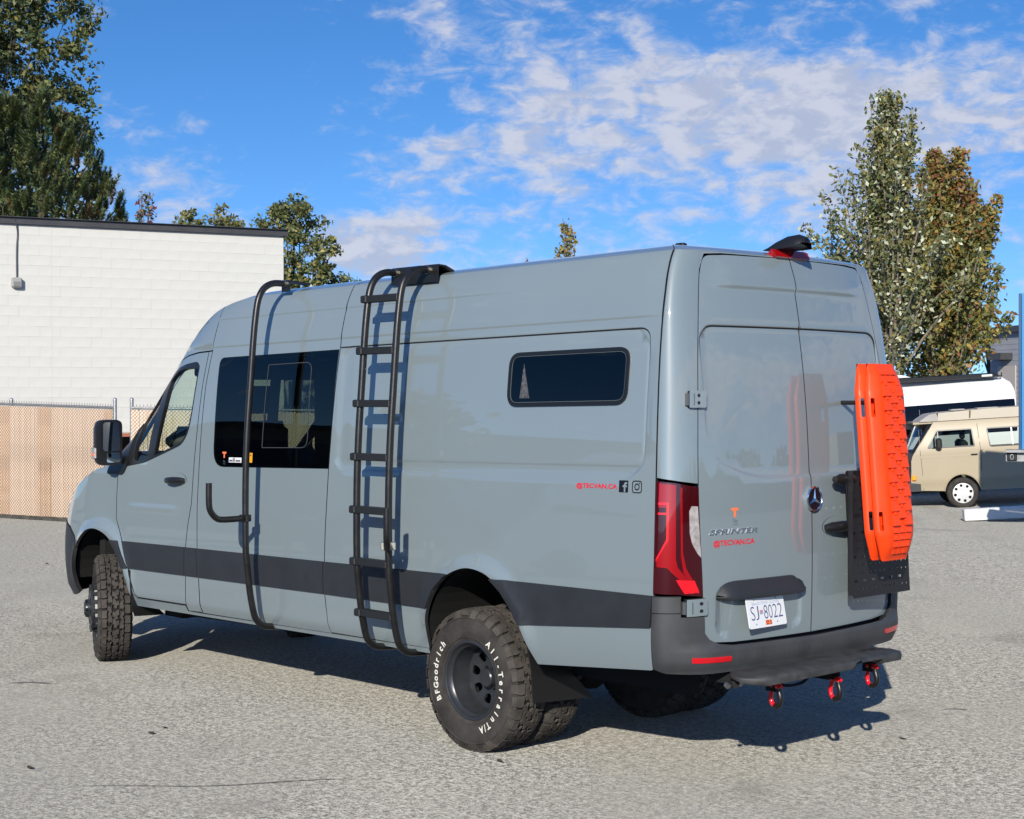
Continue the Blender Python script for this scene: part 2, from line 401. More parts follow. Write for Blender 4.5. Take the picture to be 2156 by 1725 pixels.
def sd_round(a, b, x0, x1, y0, y1, r):
    qx = np.abs(a-(x0+x1)/2)-(x1-x0)/2+r; qy = np.abs(b-(y0+y1)/2)-(y1-y0)/2+r
    return np.hypot(np.maximum(qx, 0), np.maximum(qy, 0))+np.minimum(np.maximum(qx, qy), 0)-r
def side_disp(a, z):
    d = .006*sstep(z, 2.548, 2.564)*sstep(a, -.9, .1)*(1-sstep(a, 2.75, 2.95))+.006*sstep(z, 2.358, 2.374)*sstep(a, -1.60, -1.3)*(1-sstep(a, 2.9, 3.2))
    s = sd_round(a, z, -1.415, 1.19, 1.558, 2.309, .14); d = d-.009*(1-sstep(s, -.007, .009))*(1-sstep(a, 1.12, 1.17))
    d = d+.0045*sstep(z, 1.612, 1.626)*(1-sstep(s, -.01, 0))*sstep(s, -9, -.02)*(1-sstep(a, 1.0, 1.1))
    d = d+.004*np.exp(-((z-1.243)/.012)**2)*sstep(a, 2.9, 3.1)*(1-sstep(a, 3.6, 3.75))
    for cx, cz, r0, am in ((-.18, .62, .41, .026), (4.08, .63, .43, .030)):
        r = np.hypot(a-cx, z-cz); d = d+am*np.exp(-((r-r0)/.055)**2)*sstep(z, .55, .75)
    d = d+.010*np.exp(-((z-.60)/.05)**2)*sstep(a, .3, .6)
    return d
def side(a, z):
    a = np.asarray(a, float); z = np.asarray(z, float)
    k = np.clip(a, 4.2, AMAX); fx = np.interp(k, _al, _nx); fy = np.interp(k, _al, _ny)
    x = np.where(a > 4.2, 4.2+(XFZ(z)-4.2)*fx, a); y = half(np.minimum(x, 4.2), z)*np.where(a > 4.2, fy, 1.)
    dd = side_disp(a, z); x = x+np.where(a > 4.2, dd*(1-fy), 0); y = y+dd*np.where(a > 4.2, fy, 1.)
    return np.stack([x, y, z-RAKE*x], -1)
ZX = spline([.4, .60, .72, .95, 1.2, 1.55, 1.8, 2.05, 2.31, 2.5, 2.6, 2.66, 2.70, 2.75], [1.67, 1.685, 1.692, 1.700, 1.702, 1.694, 1.681, 1.66, 1.625, 1.592, 1.574, 1.562, 1.55, 1.51])
YE = spline([.4, .7, .9, 1.15, 1.4, 1.6, 2.0, 2.2, 2.36, 2.5, 2.62, 2.70, 2.75], [.80, .80, .80, .812, .823, .822, .797, .775, .748, .722, .694, .664, .63])
def xr(y, z): return -ZX(z)+.05*(np.abs(y)/.72)**2.4
def rear_disp(y, z):
    ay = np.abs(y); s = sd_round(y, z, -.755, .755, 1.552, 2.318, .10)
    ll = .12*np.clip((ay-.30)/.45, 0, 1)**2                      # the recess's lower corners rise towards the hinges
    s = sd_round(y, z-ll*(1-sstep(z, 1.7, 2.1)), -.755, .755, 1.552, 2.318, .10)
    d = -.011*(1-sstep(s, -.006, .010))*(1-.8*sstep(ay, .50, .70)*(1-sstep(z, 1.75, 2.0)))
    d = d+.013*sstep(z, 2.506, 2.535)*(1-sstep(z, 2.56, 2.69))*(1-sstep(ay, .48, .68))
    s2 = sd_round(y, z, .09, .712, .775, 1.01, .05); d = d-.010*(1-sstep(s2, -.012, .010))
    return d
def rear(y, z):
    y = np.asarray(y, float); z = np.asarray(z, float); x = xr(y, z)-rear_disp(y, z)
    return np.stack([x, y+0*z, z-RAKE*x], -1)
def perim(p, z):
    """once round the back: p<0 left side, 0..1 left corner, 1..3 rear face, 3..4 right corner"""
    p = np.asarray(p, float); z = np.asarray(z, float); s = np.where(p > 2, -1., 1.); p = np.where(p > 2, 4-p, p)
    ye = YE(z); w = half(-1.5, z); xe = xr(ye, z); t = np.clip(p, 0, 1)
    x0 = np.interp(z, [1.56, 1.93, 2.31, 2.49, 2.70], [-1.502, -1.494, -1.484, -1.478, -1.458])
    ctl_x = x0+(xe-x0)*.80; ctl_y = w-.004
    bx = (1-t)**2*x0+2*t*(1-t)*ctl_x+t*t*xe; by = (1-t)**2*w+2*t*(1-t)*ctl_y+t*t*ye
    y = np.where(p > 1, ye*(2-p), by); x = np.where(p > 1, xr(y, z), bx); x = np.where(p < 0, x0-p*.3, x); y = np.where(p < 0, w, y)
    return np.stack([x, y*s, z-RAKE*x], -1)

van = thing('camper_van', 'tall grey blue van with a black side ladder and orange boards on its rear door', 'van', (0, 0, 0))
P = M['paint']
S1 = [(3.842, 1.50), (3.848, 1.306), (3.842, 1.146), (3.778, 1.052), (3.731, .982), (3.633, .796), (3.592, .612), (3.55, .585)]
S2 = [(2.713, 2.341), (2.744, 2.102), (2.785, 1.6), (2.796, 1.40), (2.801, 1.29), (2.838, 1.143), (2.86, .987), (2.860, .803), (2.885, .585)]
S3 = [(2.665, 2.345), (2.700, 2.10), (2.716, 1.75), (2.720, 1.54), (2.725, 1.288), (2.708, .995), (2.690, .80), (2.697, .54)]
S4 = [(1.172, 2.704), (1.178, 2.307), (1.217, 1.562), (1.228, 1.2), (1.228, .99), (1.225, .79), (1.205, .54)]
S5 = [(-1.452, 2.704), (-1.472, 2.49), (-1.478, 2.309), (-1.489, 1.933), (-1.497, 1.56), (-1.505, .99), (-1.49, .84), (-1.487, .62)]
ARCHF = [(4.50, .55), (4.491, .67), (4.472, .803), (4.421, .93), (4.295, 1.028), (4.171, 1.057), (4.045, 1.047), (3.919, 1.001), (3.797, .904), (3.708, .791), (3.672, .66), (3.652, .541)]
ARCHR = [(.262, .545), (.240, .66), (.217, .772), (.155, .885), (.057, .973), (-.055, 1.021), (-.166, 1.034), (-.300, 1.005), (-.415, .927), (-.506, .833), (-.562, .74), (-.605, .62), (-.638, .551)]
ARCHF = [tuple(p)[:2] for p in crom([(a, b, 0) for a, b in ARCHF], 4)]; ARCHR = [tuple(p)[:2] for p in crom([(a, b, 0) for a, b in ARCHR], 4)]
ZF = spline([3.8, 3.95, 4.05, 4.25, 4.6, 4.85, 5.1, 5.4, 6.1], [1.60, 1.565, 1.54, 1.49, 1.385, 1.28, 1.17, 1.13, 1.12])
FT = [(a, float(ZF(a))) for a in np.linspace(3.97, 5.05, 16)]
shoulder = lambda x: 2.704-float(DL(x))
DOORTOP = [(2.713, 2.341), (2.86, 2.338), (3.03, 2.322), (3.15, 2.295), (3.25, 2.256), (3.34, 2.203), (3.45, 2.118), (3.56, 2.02), (3.70, 1.90), (3.82, 1.785), (3.935, 1.655)]
DOORGLASS = roundpoly([(2.812, 2.245), (2.86, 2.277), (3.02, 2.266), (3.15, 2.243), (3.283, 2.190), (3.429, 2.072), (3.555, 1.965), (3.69, 1.847), (3.83, 1.722), (3.93, 1.60), (3.965, 1.502), (3.718, 1.534), (3.474, 1.562), (3.372, 1.588), (2.960, 1.697), (2.878, 1.790), (2.845, 1.95)], [.02, .03, .03, .03, .03, .03, .03, .03, .03, .03, .01, .03, .03, .03, .08, .08, .05], 3)
MAING = roundpoly([(2.822, 2.235), (3.04, 2.232), (3.15, 2.213), (3.268, 2.155), (3.272, 1.967), (3.335, 1.615), (2.958, 1.718), (2.892, 1.80), (2.855, 1.95)], [.03, .03, .03, .02, .02, .01, .06, .06, .05], 3)
QUARTG = roundpoly([(3.364, 2.115), (3.378, 1.963), (3.411, 1.746), (3.429, 1.590), (3.62, 1.572), (3.632, 1.69), (3.612, 1.88), (3.47, 2.035)], [.01, .02, .02, .02, .04, .04, .04, .02], 3)
WIN1 = roundpoly([(2.552, 2.292), (1.186, 2.298), (1.216, 1.560), (2.545, 1.550)], [.06, .006, .012, .13], 6)
WIN2 = roundpoly([(-.393, 2.214), (-1.280, 2.216), (-1.276, 1.929), (-.393, 1.928)], .075, 6)
fw_ = [(x, 1.5) for x in ()]
def line(z, x0, x1, n=60): return [(x0+(x1-x0)*i/n, z) for i in range(n+1)]
CRE = [line(z, -1.44, 2.65) for z in (2.548, 2.556, 2.564, 2.358, 2.366, 2.374)]
REC = []
for off in (-.007, .001, .009):
    REC.append([(x, y) for x, y in roundpoly([(1.19+off, 1.558-off), (1.19+off, 2.309+off), (-1.415-off, 2.309+off), (-1.415-off, 1.558-off)], .14, 8)][0:])
for r_ in REC: r_.append(r_[0])
L16 = [line(z, -1.40, 1.1) for z in (1.612, 1.619, 1.626)]
ARC = lambda cx, cz, rr: [[(cx+r*math.cos(t_), cz+r*math.sin(t_)) for t_ in np.linspace(0, PI, 40)] for r in rr]
# left side panels
skin('front_fender', S1[::-1]+[(3.86, 1.575)]+FT+[(5.05, 1.10), (4.80, 1.085), (4.62, 1.05), (4.535, 1.003), (4.51, .99), (4.455, .91)]+[p for p in ARCHF if .4 < p[1] and p[0] < 4.45]+[(3.60, .545)], side, P, van, sgn=-1, h=.045, thick=.02, feats=ARC(4.08, .63, (.46, .49, .53)))
door = skin('front_door', S1[::-1]+[(3.97, 1.50)]+DOORTOP[::-1]+S2[1:], side, P, van, holes=[DOORGLASS], sgn=-1, h=.045, thick=.02, feats=[line(z, 2.9, 3.75) for z in (1.231, 1.243, 1.255)])
skin('door_post', S2+[(2.888, .54), (2.697, .54)]+S3[::-1]+[], side, P, van, sgn=-1, h=.05)
skin('rocker_panel', [(3.652, .541), (3.652, .515), (.262, .515), (.262, .553), (2.69, .543), (2.888, .545), (2.89, .583), (3.55, .583), (3.60, .605), (3.62, .58)], side, P, van, sgn=-1, h=.05, off=.004)
skin('cab_roof_side', [(2.665, 2.348), (2.713, 2.345)]+[(a, z+.004) for a, z in DOORTOP[1:]]+[(3.99, 1.59), (4.03, shoulder(4.03))]+[(x, shoulder(x)) for x in np.linspace(3.95, 2.66, 24)], side, P, van, sgn=-1, h=.05, inset=.002)
skin('side_panel', [p for p in S3]+[(2.697, .545)][:0]+S4[::-1]+[(x, shoulder(x)) for x in np.linspace(1.25, 2.66, 16)]+[(2.66, 2.5)], side, P, van, holes=[WIN1], sgn=-1, h=.05, feats=CRE)
skin('side_panel', S4+[(1.205, .547), (.262, .545)]+ARCHR[1:]+[(-1.471, .613), (-1.487, .62)][:2]+S5[::-1], side, P, van, holes=[WIN2], sgn=-1, h=.045, thick=.02, feats=CRE+REC+L16+ARC(-.18, .62, (.44, .47, .51)))
# grey cladding stripes sit on the panels
PL = M['plastic']
def clad(poly, **k): return skin('cladding_strip', poly, side, PL, van, sgn=-1, h=.05, off=.012, thick=.02, inset=.003, **k)
clad([(3.775, .990), (3.633, .790), (3.70, .788), (3.712, .80), (3.797, .910), (3.885, .988)][::-1])
clad([(3.735, .990), (3.633, .790), (2.861, .790), (2.860, .992)])
clad([(2.858, .992), (2.861, .790), (2.690, .790), (2.708, .992)])
clad([(2.706, .992), (2.688, .790), (1.226, .788), (1.228, .992)])
clad([(1.226, .992), (1.224, .788), (.215, .782), (.155, .888), (.065, .966), (.02, .992)])
clad([(-.325, .992), (-.415, .929), (-.506, .835), (-.555, .760), (-1.488, .828), (-1.503, .991)])
# door glass surround, panes
FR = M['black']
fr = skin('door_window', DOORGLASS, side, FR, door, holes=[MAING, QUARTG], sgn=-1, h=.06, off=.002, thick=.03, inset=.001)
skin('pane', MAING, side, M['glass_clear'], door, sgn=-1, h=.08, off=-.012, thick=0, inset=-.004)
skin('pane', QUARTG, side, M['glass_clear'], door, sgn=-1, h=.08, off=-.012, thick=0, inset=-.004)
# big bonded window with slider
SLID = roundpoly([(1.944, 2.224), (1.462, 2.228), (1.456, 1.690), (1.960, 1.686)], [.01, .06, .06, .01], 4)
w1 = skin('side_window', WIN1, side, M['glass_tint'], van, sgn=-1, h=.09, off=-.001, thick=0, inset=.004, label='large dark bonded side window with a sliding pane')
skin('window_seal', WIN1, side, M['black'], w1, holes=[inset_poly(WIN1, .022)], sgn=-1, h=.08, off=-.006, thick=.02, inset=-.002)
skin('slider_seal', inset_poly(SLID, -.003), side, mat('slider outline', (.05, .055, .06), .5), w1, holes=[inset_poly(SLID, .0015)], sgn=-1, h=.08, off=.0015, thick=.003, inset=0)
skin('slider_post', [(1.935, 2.22), (1.86, 2.222), (1.87, 1.69), (1.955, 1.69)], side, M['inner'], w1, sgn=-1, h=.1, off=-.02, thick=.03, inset=0)
# small framed window near the back
w2 = skin('side_window', inset_poly(WIN2, .02), side, M['glass_black'], van, sgn=-1, h=.08, off=.004, thick=.01, inset=0, label='small dark window with a raised black frame near the back')
skin('window_frame', inset_poly(WIN2, -.003), side, M['black'], w2, holes=[inset_poly(WIN2, .016)], sgn=-1, h=.05, off=.010, thick=.02, inset=0)
skin('glass_trim', inset_poly(WIN2, .018), side, M['greydecal'], w2, holes=[inset_poly(WIN2, .0205)], sgn=-1, h=.05, off=.007, thick=.003, inset=0)
skin('reflection_wedge', [(-.505, 2.155), (-.562, 1.970), (-.486, 1.970)], side, mat('pale painted reflection', (.085, .085, .092), .6, var=.5, vscale=60), w2, sgn=-1, h=.05, off=.005, thick=.001, inset=0)  # pale wedge laid on the glass to imitate a reflection
# seam groove atop the recessed panel, overhang shadow painted as a dark strip
mb = MB(); rp = [(-.02, 2.3085)]
rim_ = [(x, 2.3085) for x in np.linspace(1.17, -1.24, 80)]+[tuple(p) for p in roundpoly([(-1.24, 2.309), (-1.414, 2.309), (-1.414, 2.12)], [0, .16, 0], 8)[1:]]
for i in range(len(rim_)-1):
    w = .0042*(1-.85*sstep(i/len(rim_), .88, 1.)); a, b = Vector(rim_[i]), Vector(rim_[i+1]); n_ = (b-a).normalized().orthogonal()*w
    q = np.array([a-n_, b-n_, b+n_, a+n_]); q3 = side(q[:, 0], q[:, 1])+[0, .0015, 0]; mb.add(q3.tolist(), [(0, 1, 2, 3)])
mb.build('panel_seam', M['gap'], van)

# right side: the same panels mirrored, seen only through the glass and in the shadow
sr = skin('front_door', [(2.72, 2.33), (2.80, 1.4), (2.88, .60), (3.6, .60), (3.84, 1.2), (3.84, 1.50), (3.97, 1.50)]+DOORTOP[::-1][:-1], side, P, van, holes=[DOORGLASS], sgn=-1, h=.12, mirror=True)
skin('pane', DOORGLASS, side, M['glass_clear'], sr, sgn=-1, h=.15, off=-.01, thick=0, inset=0, mirror=True)
skin('front_fender', [(3.60, .60), (3.84, 1.2), (3.86, 1.575)]+FT+[(5.05, 1.10), (4.62, 1.05), (4.51, .99)]+[p for p in ARCHF if p[0] < 4.45], side, P, van, sgn=-1, h=.1, mirror=True)
skin('side_panel', [(2.71, 2.34), (2.79, 1.4), (2.88, .55), (.262, .545)]+ARCHR[1:]+[(-1.471, .613)]+S5[::-1]+[(x, shoulder(x)) for x in np.linspace(-1.4, 2.66, 24)], side, P, van, sgn=-1, h=.1, mirror=True)
skin('cab_roof_side', [(2.665, 2.35)]+[(a, z+.004) for a, z in DOORTOP[1:]]+[(3.99, 1.59), (4.03, shoulder(4.03))]+[(x, shoulder(x)) for x in np.linspace(3.95, 2.66, 24)], side, P, van, sgn=-1, h=.1, mirror=True)
for mr in (False, True):
    hl = [DOORGLASS] if mr else [inset_poly(DOORGLASS, .004), inset_poly(WIN1, .02)]
    skin('interior_lining', [(4.05, 1.52), (3.84, 1.46), (3.84, 1.15), (3.55, .62), (.45, .62), (.3, .9), (.12, 1.06), (-.17, 1.10), (-.42, 1.03), (-.6, .86), (-.66, .62), (-1.46, .68), (-1.46, 2.62)]+[(x, shoulder(x)-.03) for x in np.linspace(-1.3, 3.9, 40)], side, M['inner'], van, holes=hl, sgn=-1, h=.12, off=-.045, thick=.002, mirror=mr, inset=0)

# nose
skin('front_bumper', [(4.50, .55), (4.491, .67), (4.472, .803), (4.455, .905), (4.51, .985), (4.535, .998), (4.62, 1.045), (4.80, 1.08), (5.05, 1.095), (AMAX, 1.095), (AMAX, .50), (4.9, .50), (4.62, .52)], side, PL, van, sgn=-1, h=.06, off=.006, thick=.03)
skin('front_bumper', [(4.50, .55), (4.455, .905), (4.62, 1.045), (4.80, 1.08), (AMAX, 1.095), (AMAX, .50), (4.62, .52)], side, PL, van, sgn=-1, h=.1, off=.006, mirror=True)
for mr in (False, True):
    skin('grille', [(5.05, 1.095), (5.05, 1.17), (5.4, 1.128), (AMAX, 1.12), (AMAX, 1.095)], side, M['black'], van, sgn=-1, h=.06, mirror=mr)
    hd = skin('headlight', roundpoly([(4.90, 1.235), (4.99, 1.10), (5.35, 1.055), (5.40, 1.16), (5.12, 1.215)], .03), side, M['lensclear'], van, sgn=-1, h=.04, off=.012, thick=.03, mirror=mr)
    skin('indicator', roundpoly([(4.955, 1.185), (4.995, 1.105), (5.10, 1.09), (5.03, 1.19)], .015), side, M['redlens'], hd, sgn=-1, h=.04, off=.016, thick=.006, mirror=mr)
mb = MB(); aa = list(np.linspace(3.93, 5.05, 20))+list(np.linspace(5.12, AMAX, 10)); E1 = side(np.array(aa), ZF(aa)); nj = 14; vs = []
for i, p in enumerate(E1):
    for j in range(nj+1):
        s = 1-2*j/nj; c = 1-s*s; cr = .075*(1-i/len(aa)*.9); vs.append((p[0]+.10*c*(i/len(aa))*(p[1] > .1), p[1]*s, p[2]+cr*c-.003))
mb.add(vs, [(i*(nj+1)+j, (i+1)*(nj+1)+j, (i+1)*(nj+1)+j+1, i*(nj+1)+j+1) for i in range(len(aa)-1) for j in range(nj)]); mb.build('bonnet', P, van, 60)

# roof, windscreen
xs_ = list(np.linspace(-1.44, -.8, 8))+list(np.linspace(-.7, 2.4, 24))+list(np.linspace(2.5, 4.03, 26))
KK = [0, .03, .06, .09, .125, .17, .23, .31, .41, .53, .68, .84, 1.]; GG = spline([0, .05, .10, .17, .25, .35, .5, .75, 1.], [0, .018, .030, .042, .052, .062, .075, .090, .095])
def roofpt(x, k):
    x = np.asarray(x, float); k = np.asarray(k, float); zt = 2.70-np.maximum(0, DL(x)); y = half(np.minimum(x, 4.2), zt)
    qx = np.maximum(x, -.7)+.24*sstep(x, 2.9, 3.7)
    X = x+(qx-x)*k; Y = y*(1-k); Z = zt+GG(k)*(1-.25*sstep(x, 3.0, 4.0)); return np.stack([X, Y, Z-RAKE*X], -1)
rp = []
per = [perim(p, 2.70) for p in np.linspace(0, 4, 41)]
loopL = [np.array([x, 0]) for x in ()]
mb = MB(); grid = []
for x in xs_: grid.append([roofpt(x, k) for k in KK])
def strip(mb, rows, flip):
    n = len(rows[0]); vs = [tuple(p) for r in rows for p in r]; fs = []
    for i in range(len(rows)-1):
        for j in range(n-1):
            f = (i*n+j, (i+1)*n+j, (i+1)*n+j+1, i*n+j+1); fs.append(f[::-1] if flip else f)
    mb.add(vs, fs)
ik = KK.index(.09); ir = next(i for i, x in enumerate(xs_) if x > 3.12)
mirr = lambda rows: [[p*np.array([1, -1, 1]) for p in r] for r in rows]
strip(mb, grid[:ir+1], True); strip(mb, mirr(grid[:ir+1]), False)
capr = []
for p in np.linspace(0, 4, 41):
    b = perim(p, 2.70); z = b[2]+RAKE*b[0]; row = []
    for k in KK:
        q = np.array([-.7, 0]); XY = b[:2]+(q-b[:2])*k; row.append(np.array([XY[0], XY[1], 2.70+float(GG(k))-RAKE*XY[0]]))
    capr.append(row)
strip(mb, capr, False)
strip(mb, [capr[0], grid[0]], False); strip(mb, [mirr([capr[0]])[0], mirr([grid[0]])[0]], True)
roof = mb.build('roof', P, van, 60)
for x0 in (2.66, 1.173, -1.455):
    mb = MB(); k_ = np.linspace(0, .5, 14); a = roofpt(x0-.0035, k_)+[0, .001, .0015]; b = roofpt(x0+.0035, k_)+[0, .001, .0015]
    mb.add(a.tolist()+b.tolist(), [(i, i+1, 14+i+1, 14+i) for i in range(13)]); mb.build('roof_seam', M['gap'], roof)
mb = MB(); rows = [r[:ik+1] for r in grid[ir:]]; strip(mb, rows, True); mb.build('windscreen_pillar', P, van, 60)
mb = MB(); strip(mb, mirr(rows), False); mb.build('windscreen_pillar', P, van, 60)
gl = [r[ik:] for r in grid[ir:]]; band = 3
mb = MB(); strip(mb, gl[band-1:], True); strip(mb, mirr(gl[band-1:]), False); ws = mb.build('windscreen', M['glass_clear'], van, 80)
mb = MB(); strip(mb, gl[:band], True); strip(mb, mirr(gl[:band]), False); mb.build('sun_band', M['glass_teal'], ws, 80)
mb = MB(); g2 = [[p-np.array([0, 0, .035]) for p in r] for r in grid[:ir+1]]; strip(mb, g2, False); strip(mb, mirr(g2), True); mb.build('headlining', M['inner'], van, 60)
mb = MB()
for c, s_ in (((1.95, 0, .56), (3.2, 1.84, .12)), ((-.17, 0, .58), (1.05, .62, .14)), ((-1.10, 0, .635), (.98, 1.62, .05)), ((4.1, 0, .60), (1.0, .82, .16)), ((4.9, 0, .62), (.5, 1.3, .12)), ((4.35, 0, 1.05), (.08, 1.7, .8)), ((1.3, .48, .50), (5.2, .10, .14)), ((1.3, -.48, .50), (5.2, .10, .14)), ((2.2, -.1, .44), (1.6, .7, .16))): mb.box(c, s_)
mb.box((4.15, 0, .42), (.12, 1.35, .12)); mb.tube([(-.06, .7, .40), (-.06, -.7, .40)], .055, 12); mb.lathe([(.0, -.14), (.13, -.12), (.17, 0), (.13, .12), (0, .14)], 16, c=(-.06, 0, .40))
mb.tube([(3.5, .6, .40), (2.5, .3, .36)], .03, 8); mb.box((3.25, .78, .50), (.5, .12, .10)); mb.box((2.0, -.55, .38), (1.1, .42, .22)); mb.box((3.55, .45, .42), (.25, .5, .10))
mb.build('chassis', M['inner'], van)
whm = mat('wheel housing plastic', (.004, .004, .004), .8, bump=.3, bscale=60)
for cx, cz, R_, yo, yi in ((-.18, .60, .445, .985, .30), (4.08, .60, .455, .975, .46)):
    for sy in (1, -1):
        n = 20; vs = []; mb = MB()
        for i in range(n+1):
            a = PI*i/n; vs += [(cx+R_*math.cos(a), sy*yo, cz+R_*math.sin(a)), (cx+R_*math.cos(a), sy*yi, cz+R_*math.sin(a)), (cx+R_*.2*math.cos(a), sy*yi, cz+.0)]
        mb.add(vs, [f for i in range(n) for f in ((3*i, 3*i+1, 3*i+4, 3*i+3), (3*i+1, 3*i+2, 3*i+5, 3*i+4))]); mb.build('wheel_housing', whm, van)

# ---- back of the van
def door_outline(sg):
    yl = [float(YE(z)) for z in np.linspace(.86, 2.58, 26)]; zl = list(np.linspace(.86, 2.58, 26))
    o = [(0, .726), (.60, .732)]+[tuple(p) for p in roundpoly([(.60, .732), (.79, .745), (.798, .86)], [0, .12, 0], 6)[1:]]+list(zip(yl, zl))+[tuple(p) for p in roundpoly([(yl[-1], 2.58), (.665, 2.678), (.50, 2.688)], [0, .09, 0], 6)[1:]]+[(0, 2.694)]
    return [(sg*a, b) for a, b in o]
RF = [[(y, z) for y in np.linspace(-.70, .70, 50)] for z in (2.506, 2.52, 2.535)]
for off in (-.006, .002, .010):
    pl = [(.755+off, 1.552+.22-off)]; b_ = []
    ys = np.linspace(-.755-off, .755+off, 60)
    b_.append([(y, 1.552-off+.12*np.clip((abs(y)-.30)/.45, 0, 1)**2) for y in ys]); RF += b_
    RF.append([tuple(p) for p in roundpoly([(-.755-off, 1.80), (-.755-off, 2.318+off), (.755+off, 2.318+off), (.755+off, 1.80)], [0, .10, .10, 0], 7)])
    RF.append([tuple(p) for p in roundpoly([(.09-off, .775-off), (.09-off, 1.01+off), (.712+off, 1.01+off), (.712+off, .775-off)], .05, 4)])
rd = skin('rear_door', door_outline(1), rear, P, van, sgn=-1, h=.045, feats=RF, inset=.0035)
rd2 = skin('rear_door', door_outline(-1), rear, P, van, sgn=-1, h=.045, feats=RF, inset=.0035)
skin('rear_pillar', [(0, 1.562), (0, 2.704), (1, 2.704)]+[(1, z) for z in np.linspace(2.65, 1.53, 12)]+[(.5, 1.548)], perim, P, van, sgn=1, h=.06, asp=1., inset=.004)
skin('rear_pillar', [(3, .99), (3, 2.704), (4, 2.704), (4, .99)], perim, P, van, sgn=1, h=.09, asp=1., inset=.004)
skin('roof_header', [(1, 2.60), (1, 2.7015), (3, 2.7015), (3, 2.60), (2.97, 2.685), (2.8, 2.693), (1.2, 2.693), (1.03, 2.685)], perim, P, van, sgn=1, h=.05, inset=0, off=-.001)
skin('door_seal', [(1, .70), (1, 2.69), (3, 2.69), (3, .70)], perim, M['gap'], van, sgn=1, h=.12, off=-.03, thick=.002, inset=0)
mb = MB()                                      # black line in the panel corner under the recess, both doors
rim_ = [tuple(p) for p in roundpoly([(.752, 2.10), (.752, 2.316), (.0, 2.318)], [0, .12, 0], 8)]
def dline(mb, pts, fn, w0, off, taper=0.):
    for i in range(len(pts)-1):
        u = i/(len(pts)-1); w = w0*(1-taper*(1-sstep(u, 0, .25))); a, b = Vector(pts[i]), Vector(pts[i+1]); n_ = (b-a).normalized().orthogonal()*w
        q = np.array([a-n_, b-n_, b+n_, a+n_]); q3 = fn(q[:, 0], q[:, 1])+off; mb.add(q3.tolist(), [(0, 1, 2, 3)])
dline(mb, densify(rim_, .02, False), rear, .0038, [-.0015, 0, 0], .9); mb.build('panel_seam', M['gap'], rd)
mb = MB(); dline(mb, [(-a, b) for a, b in densify(rim_, .02, False)], rear, .0038, [-.0015, 0, 0], .9); mb.build('panel_seam', M['gap'], rd2)
# bumper: corner caps and the bar across
BP = M['bumper']
def bump(p, z):
    p = np.asarray(p, float); z = np.asarray(z, float); s = perim(p, z); q = np.where(p > 2, 4-p, p)
    out = sstep(q, .35, 1.15)*.055*(1-sstep(z, .70, .76)*.65)-.02*sstep(.66-z, 0, .07); s[..., 0] = s[..., 0]-out; s[..., 1] = s[..., 1]*(1-.012*sstep(.66-z, 0, .07)); return s
bo = [(-.06, .62), (-.05, .84), (0, .988), (.62, .988), (.62, .885), (.99, .882), (1.0, .80)]
bt = [(1.04, .765), (1.10, .742), (1.2, .730)]
bl = bo+bt+[(2, .722), (2.8, .730), (2.90, .742), (2.96, .765), (3.0, .80), (3.0, .99), (4, .99), (4.04, .62), (3.7, .60), (3, .592), (2, .588), (1, .592), (.3, .60)]
rb = skin('rear_bumper', bl, bump, BP, van, sgn=1, h=.05, asp=1., inset=.003, thick=.05, feats=[[(p, z) for p in np.linspace(0, 4, 120)] for z in (.60, .62, .65, .70, .72, .76)])
skin('bumper_corner_cap', [(0, .905), (0, .985), (.60, .985), (.60, .905)], bump, BP, rb, sgn=1, h=.04, off=.012, thick=.02, inset=.002)
skin('reflector', roundpoly([(.76, .684), (.76, .657), (1.17, .652), (1.175, .678)], .012, 3), bump, M['reflred'], rb, sgn=1, h=.03, off=.004, thick=.02, inset=0, feats=[])
skin('reflector', roundpoly([(3.24, .684), (3.24, .657), (2.83, .652), (2.825, .678)], .012, 3), bump, M['reflred'], rb, sgn=1, h=.03, off=.004, thick=.02, inset=0)
